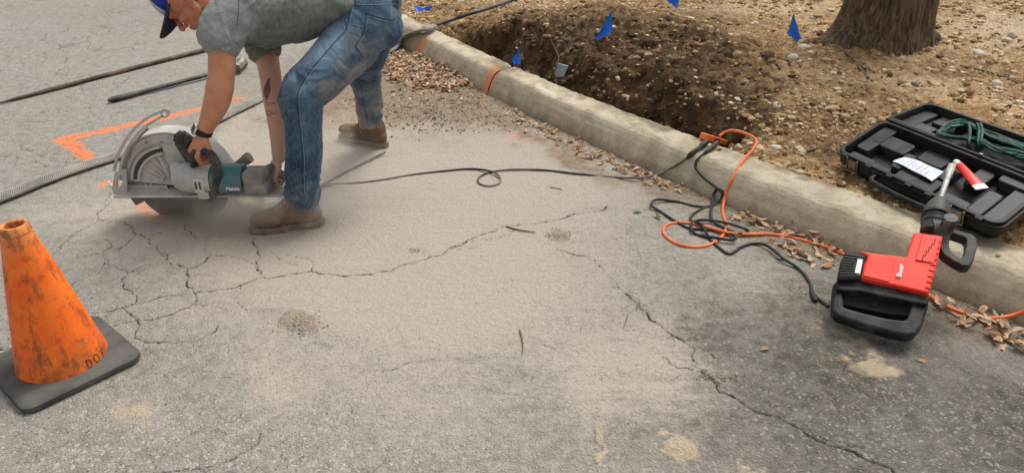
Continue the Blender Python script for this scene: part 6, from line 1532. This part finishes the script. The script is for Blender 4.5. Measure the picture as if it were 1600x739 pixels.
Rr = .250+.02*np.exp(-Z/.9)-.012*Z+flare*(.05+.05*rt+.15*left)+.012*np.cos(A_*5+1.9)*(1-flare)
cx_, sx_ = np.cos(A_), np.sin(A_)
rdg = 1-2*np.abs(fbm(cx_*9, sx_*9, Z*1.6, oct=3)); Rr = Rr+.014*rdg+.010*fbm(cx_*26, sx_*26, Z*5, oct=3)
vs = np.stack([(cx_*Rr).ravel(), (sx_*Rr).ravel(), Z.ravel()], 1); ia = np.arange(na)
q = np.stack([(ia[:, None]*nh+np.arange(nh-1)[None]).ravel(), (((ia+1) % na)[:, None]*nh+np.arange(nh-1)[None]).ravel(), (((ia+1) % na)[:, None]*nh+np.arange(1, nh)[None]).ravel(), (ia[:, None]*nh+np.arange(1, nh)[None]).ravel()], 1)
link('trunk', fast_mesh('trunk', vs, q, M['bark']), tree)
for a, ln in ((3.25,.32),(.1,.2)):
    pts = [tc_+V(math.cos(a)*r_, math.sin(a)*r_, 0) for r_ in (.25, .25+ln*.4, .25+ln*.75, .25+ln)]
    pts = [V(p[0]+.03*math.sin(i*2), p[1]+.03*math.cos(i*3), float(soil_h(p[0], p[1]))+(.03,.0,-.02,-.05)[i]) for i, p in enumerate(pts)]
    MB().tube(catmull(pts, 5), list(np.linspace(.085, .03, 16)), 12).build('root', M['bark'], tree)
for a, z0 in ((.6, 3.2), (2.6, 3.35), (4.6, 3.3)):
    MB().tube(catmull([tc_+V(0,0,z0-.1), tc_+V(math.cos(a)*.35, math.sin(a)*.35, z0+.5), tc_+V(math.cos(a)*.8, math.sin(a)*.8, z0+1.3)], 5), list(np.linspace(.17, .07, 11)), 12).build('limb', M['bark'], tree)
# dust thrown up by the saw
def dust_mat(name, dens, lo, hi, scale=5):
    m = bpy.data.materials.new(name); m.use_nodes = True; n = m.node_tree; n.nodes.clear(); out = n.nodes.new('ShaderNodeOutputMaterial'); pv = n.nodes.new('ShaderNodeVolumePrincipled')
    tc = n.nodes.new('ShaderNodeTexCoord'); nz = noise_(n, tc.outputs['Object'], scale, 4, .6, .6)
    g = n.nodes.new('ShaderNodeVectorMath'); g.operation = 'LENGTH'; mp = n.nodes.new('ShaderNodeMapping'); mp.inputs['Location'].default_value = (-1, -1, -1); mp.inputs['Scale'].default_value = (2, 2, 2); n.links.new(tc.outputs['Generated'], mp.inputs[0]); n.links.new(mp.outputs[0], g.inputs[0])
    fall = mrange(n, g.outputs['Value'], 1.0, .15); d = math_(n, 'MULTIPLY', math_(n, 'MULTIPLY', fall, mrange(n, nz, lo, hi)), dens)
    n.links.new(d, pv.inputs['Density']); pv.inputs['Color'].default_value = (.93,.87,.80,1); pv.inputs['Anisotropy'].default_value = .1; n.links.new(pv.outputs[0], out.inputs['Volume']); return m
def puff(c, r_, dens, lab, lo=.35, hi=.65, X=(1,0,0), scale=5):
    me = MB().ell((0,0,0), r_, nu=24, nv=16).mesh('dust_cloud', dust_mat('airborne_dust', dens, lo, hi, scale)); o = link('dust_cloud', me, None, Vector(c)); tag(o, lab, 'dust', kind='stuff')
puff(V(-1.12,2.84,.09), (.56,.22,.15), 15, 'pale dust boiling out under the saw base towards the near boot')
puff(V(-.78,3.10,.12), (.50,.36,.17), 1.3, 'thin dust drifting between the two boots')
puff(P(538,216,3.60), (.11,.10,.06), 7, 'small puff of dust in front of the far boot', .3, .6)
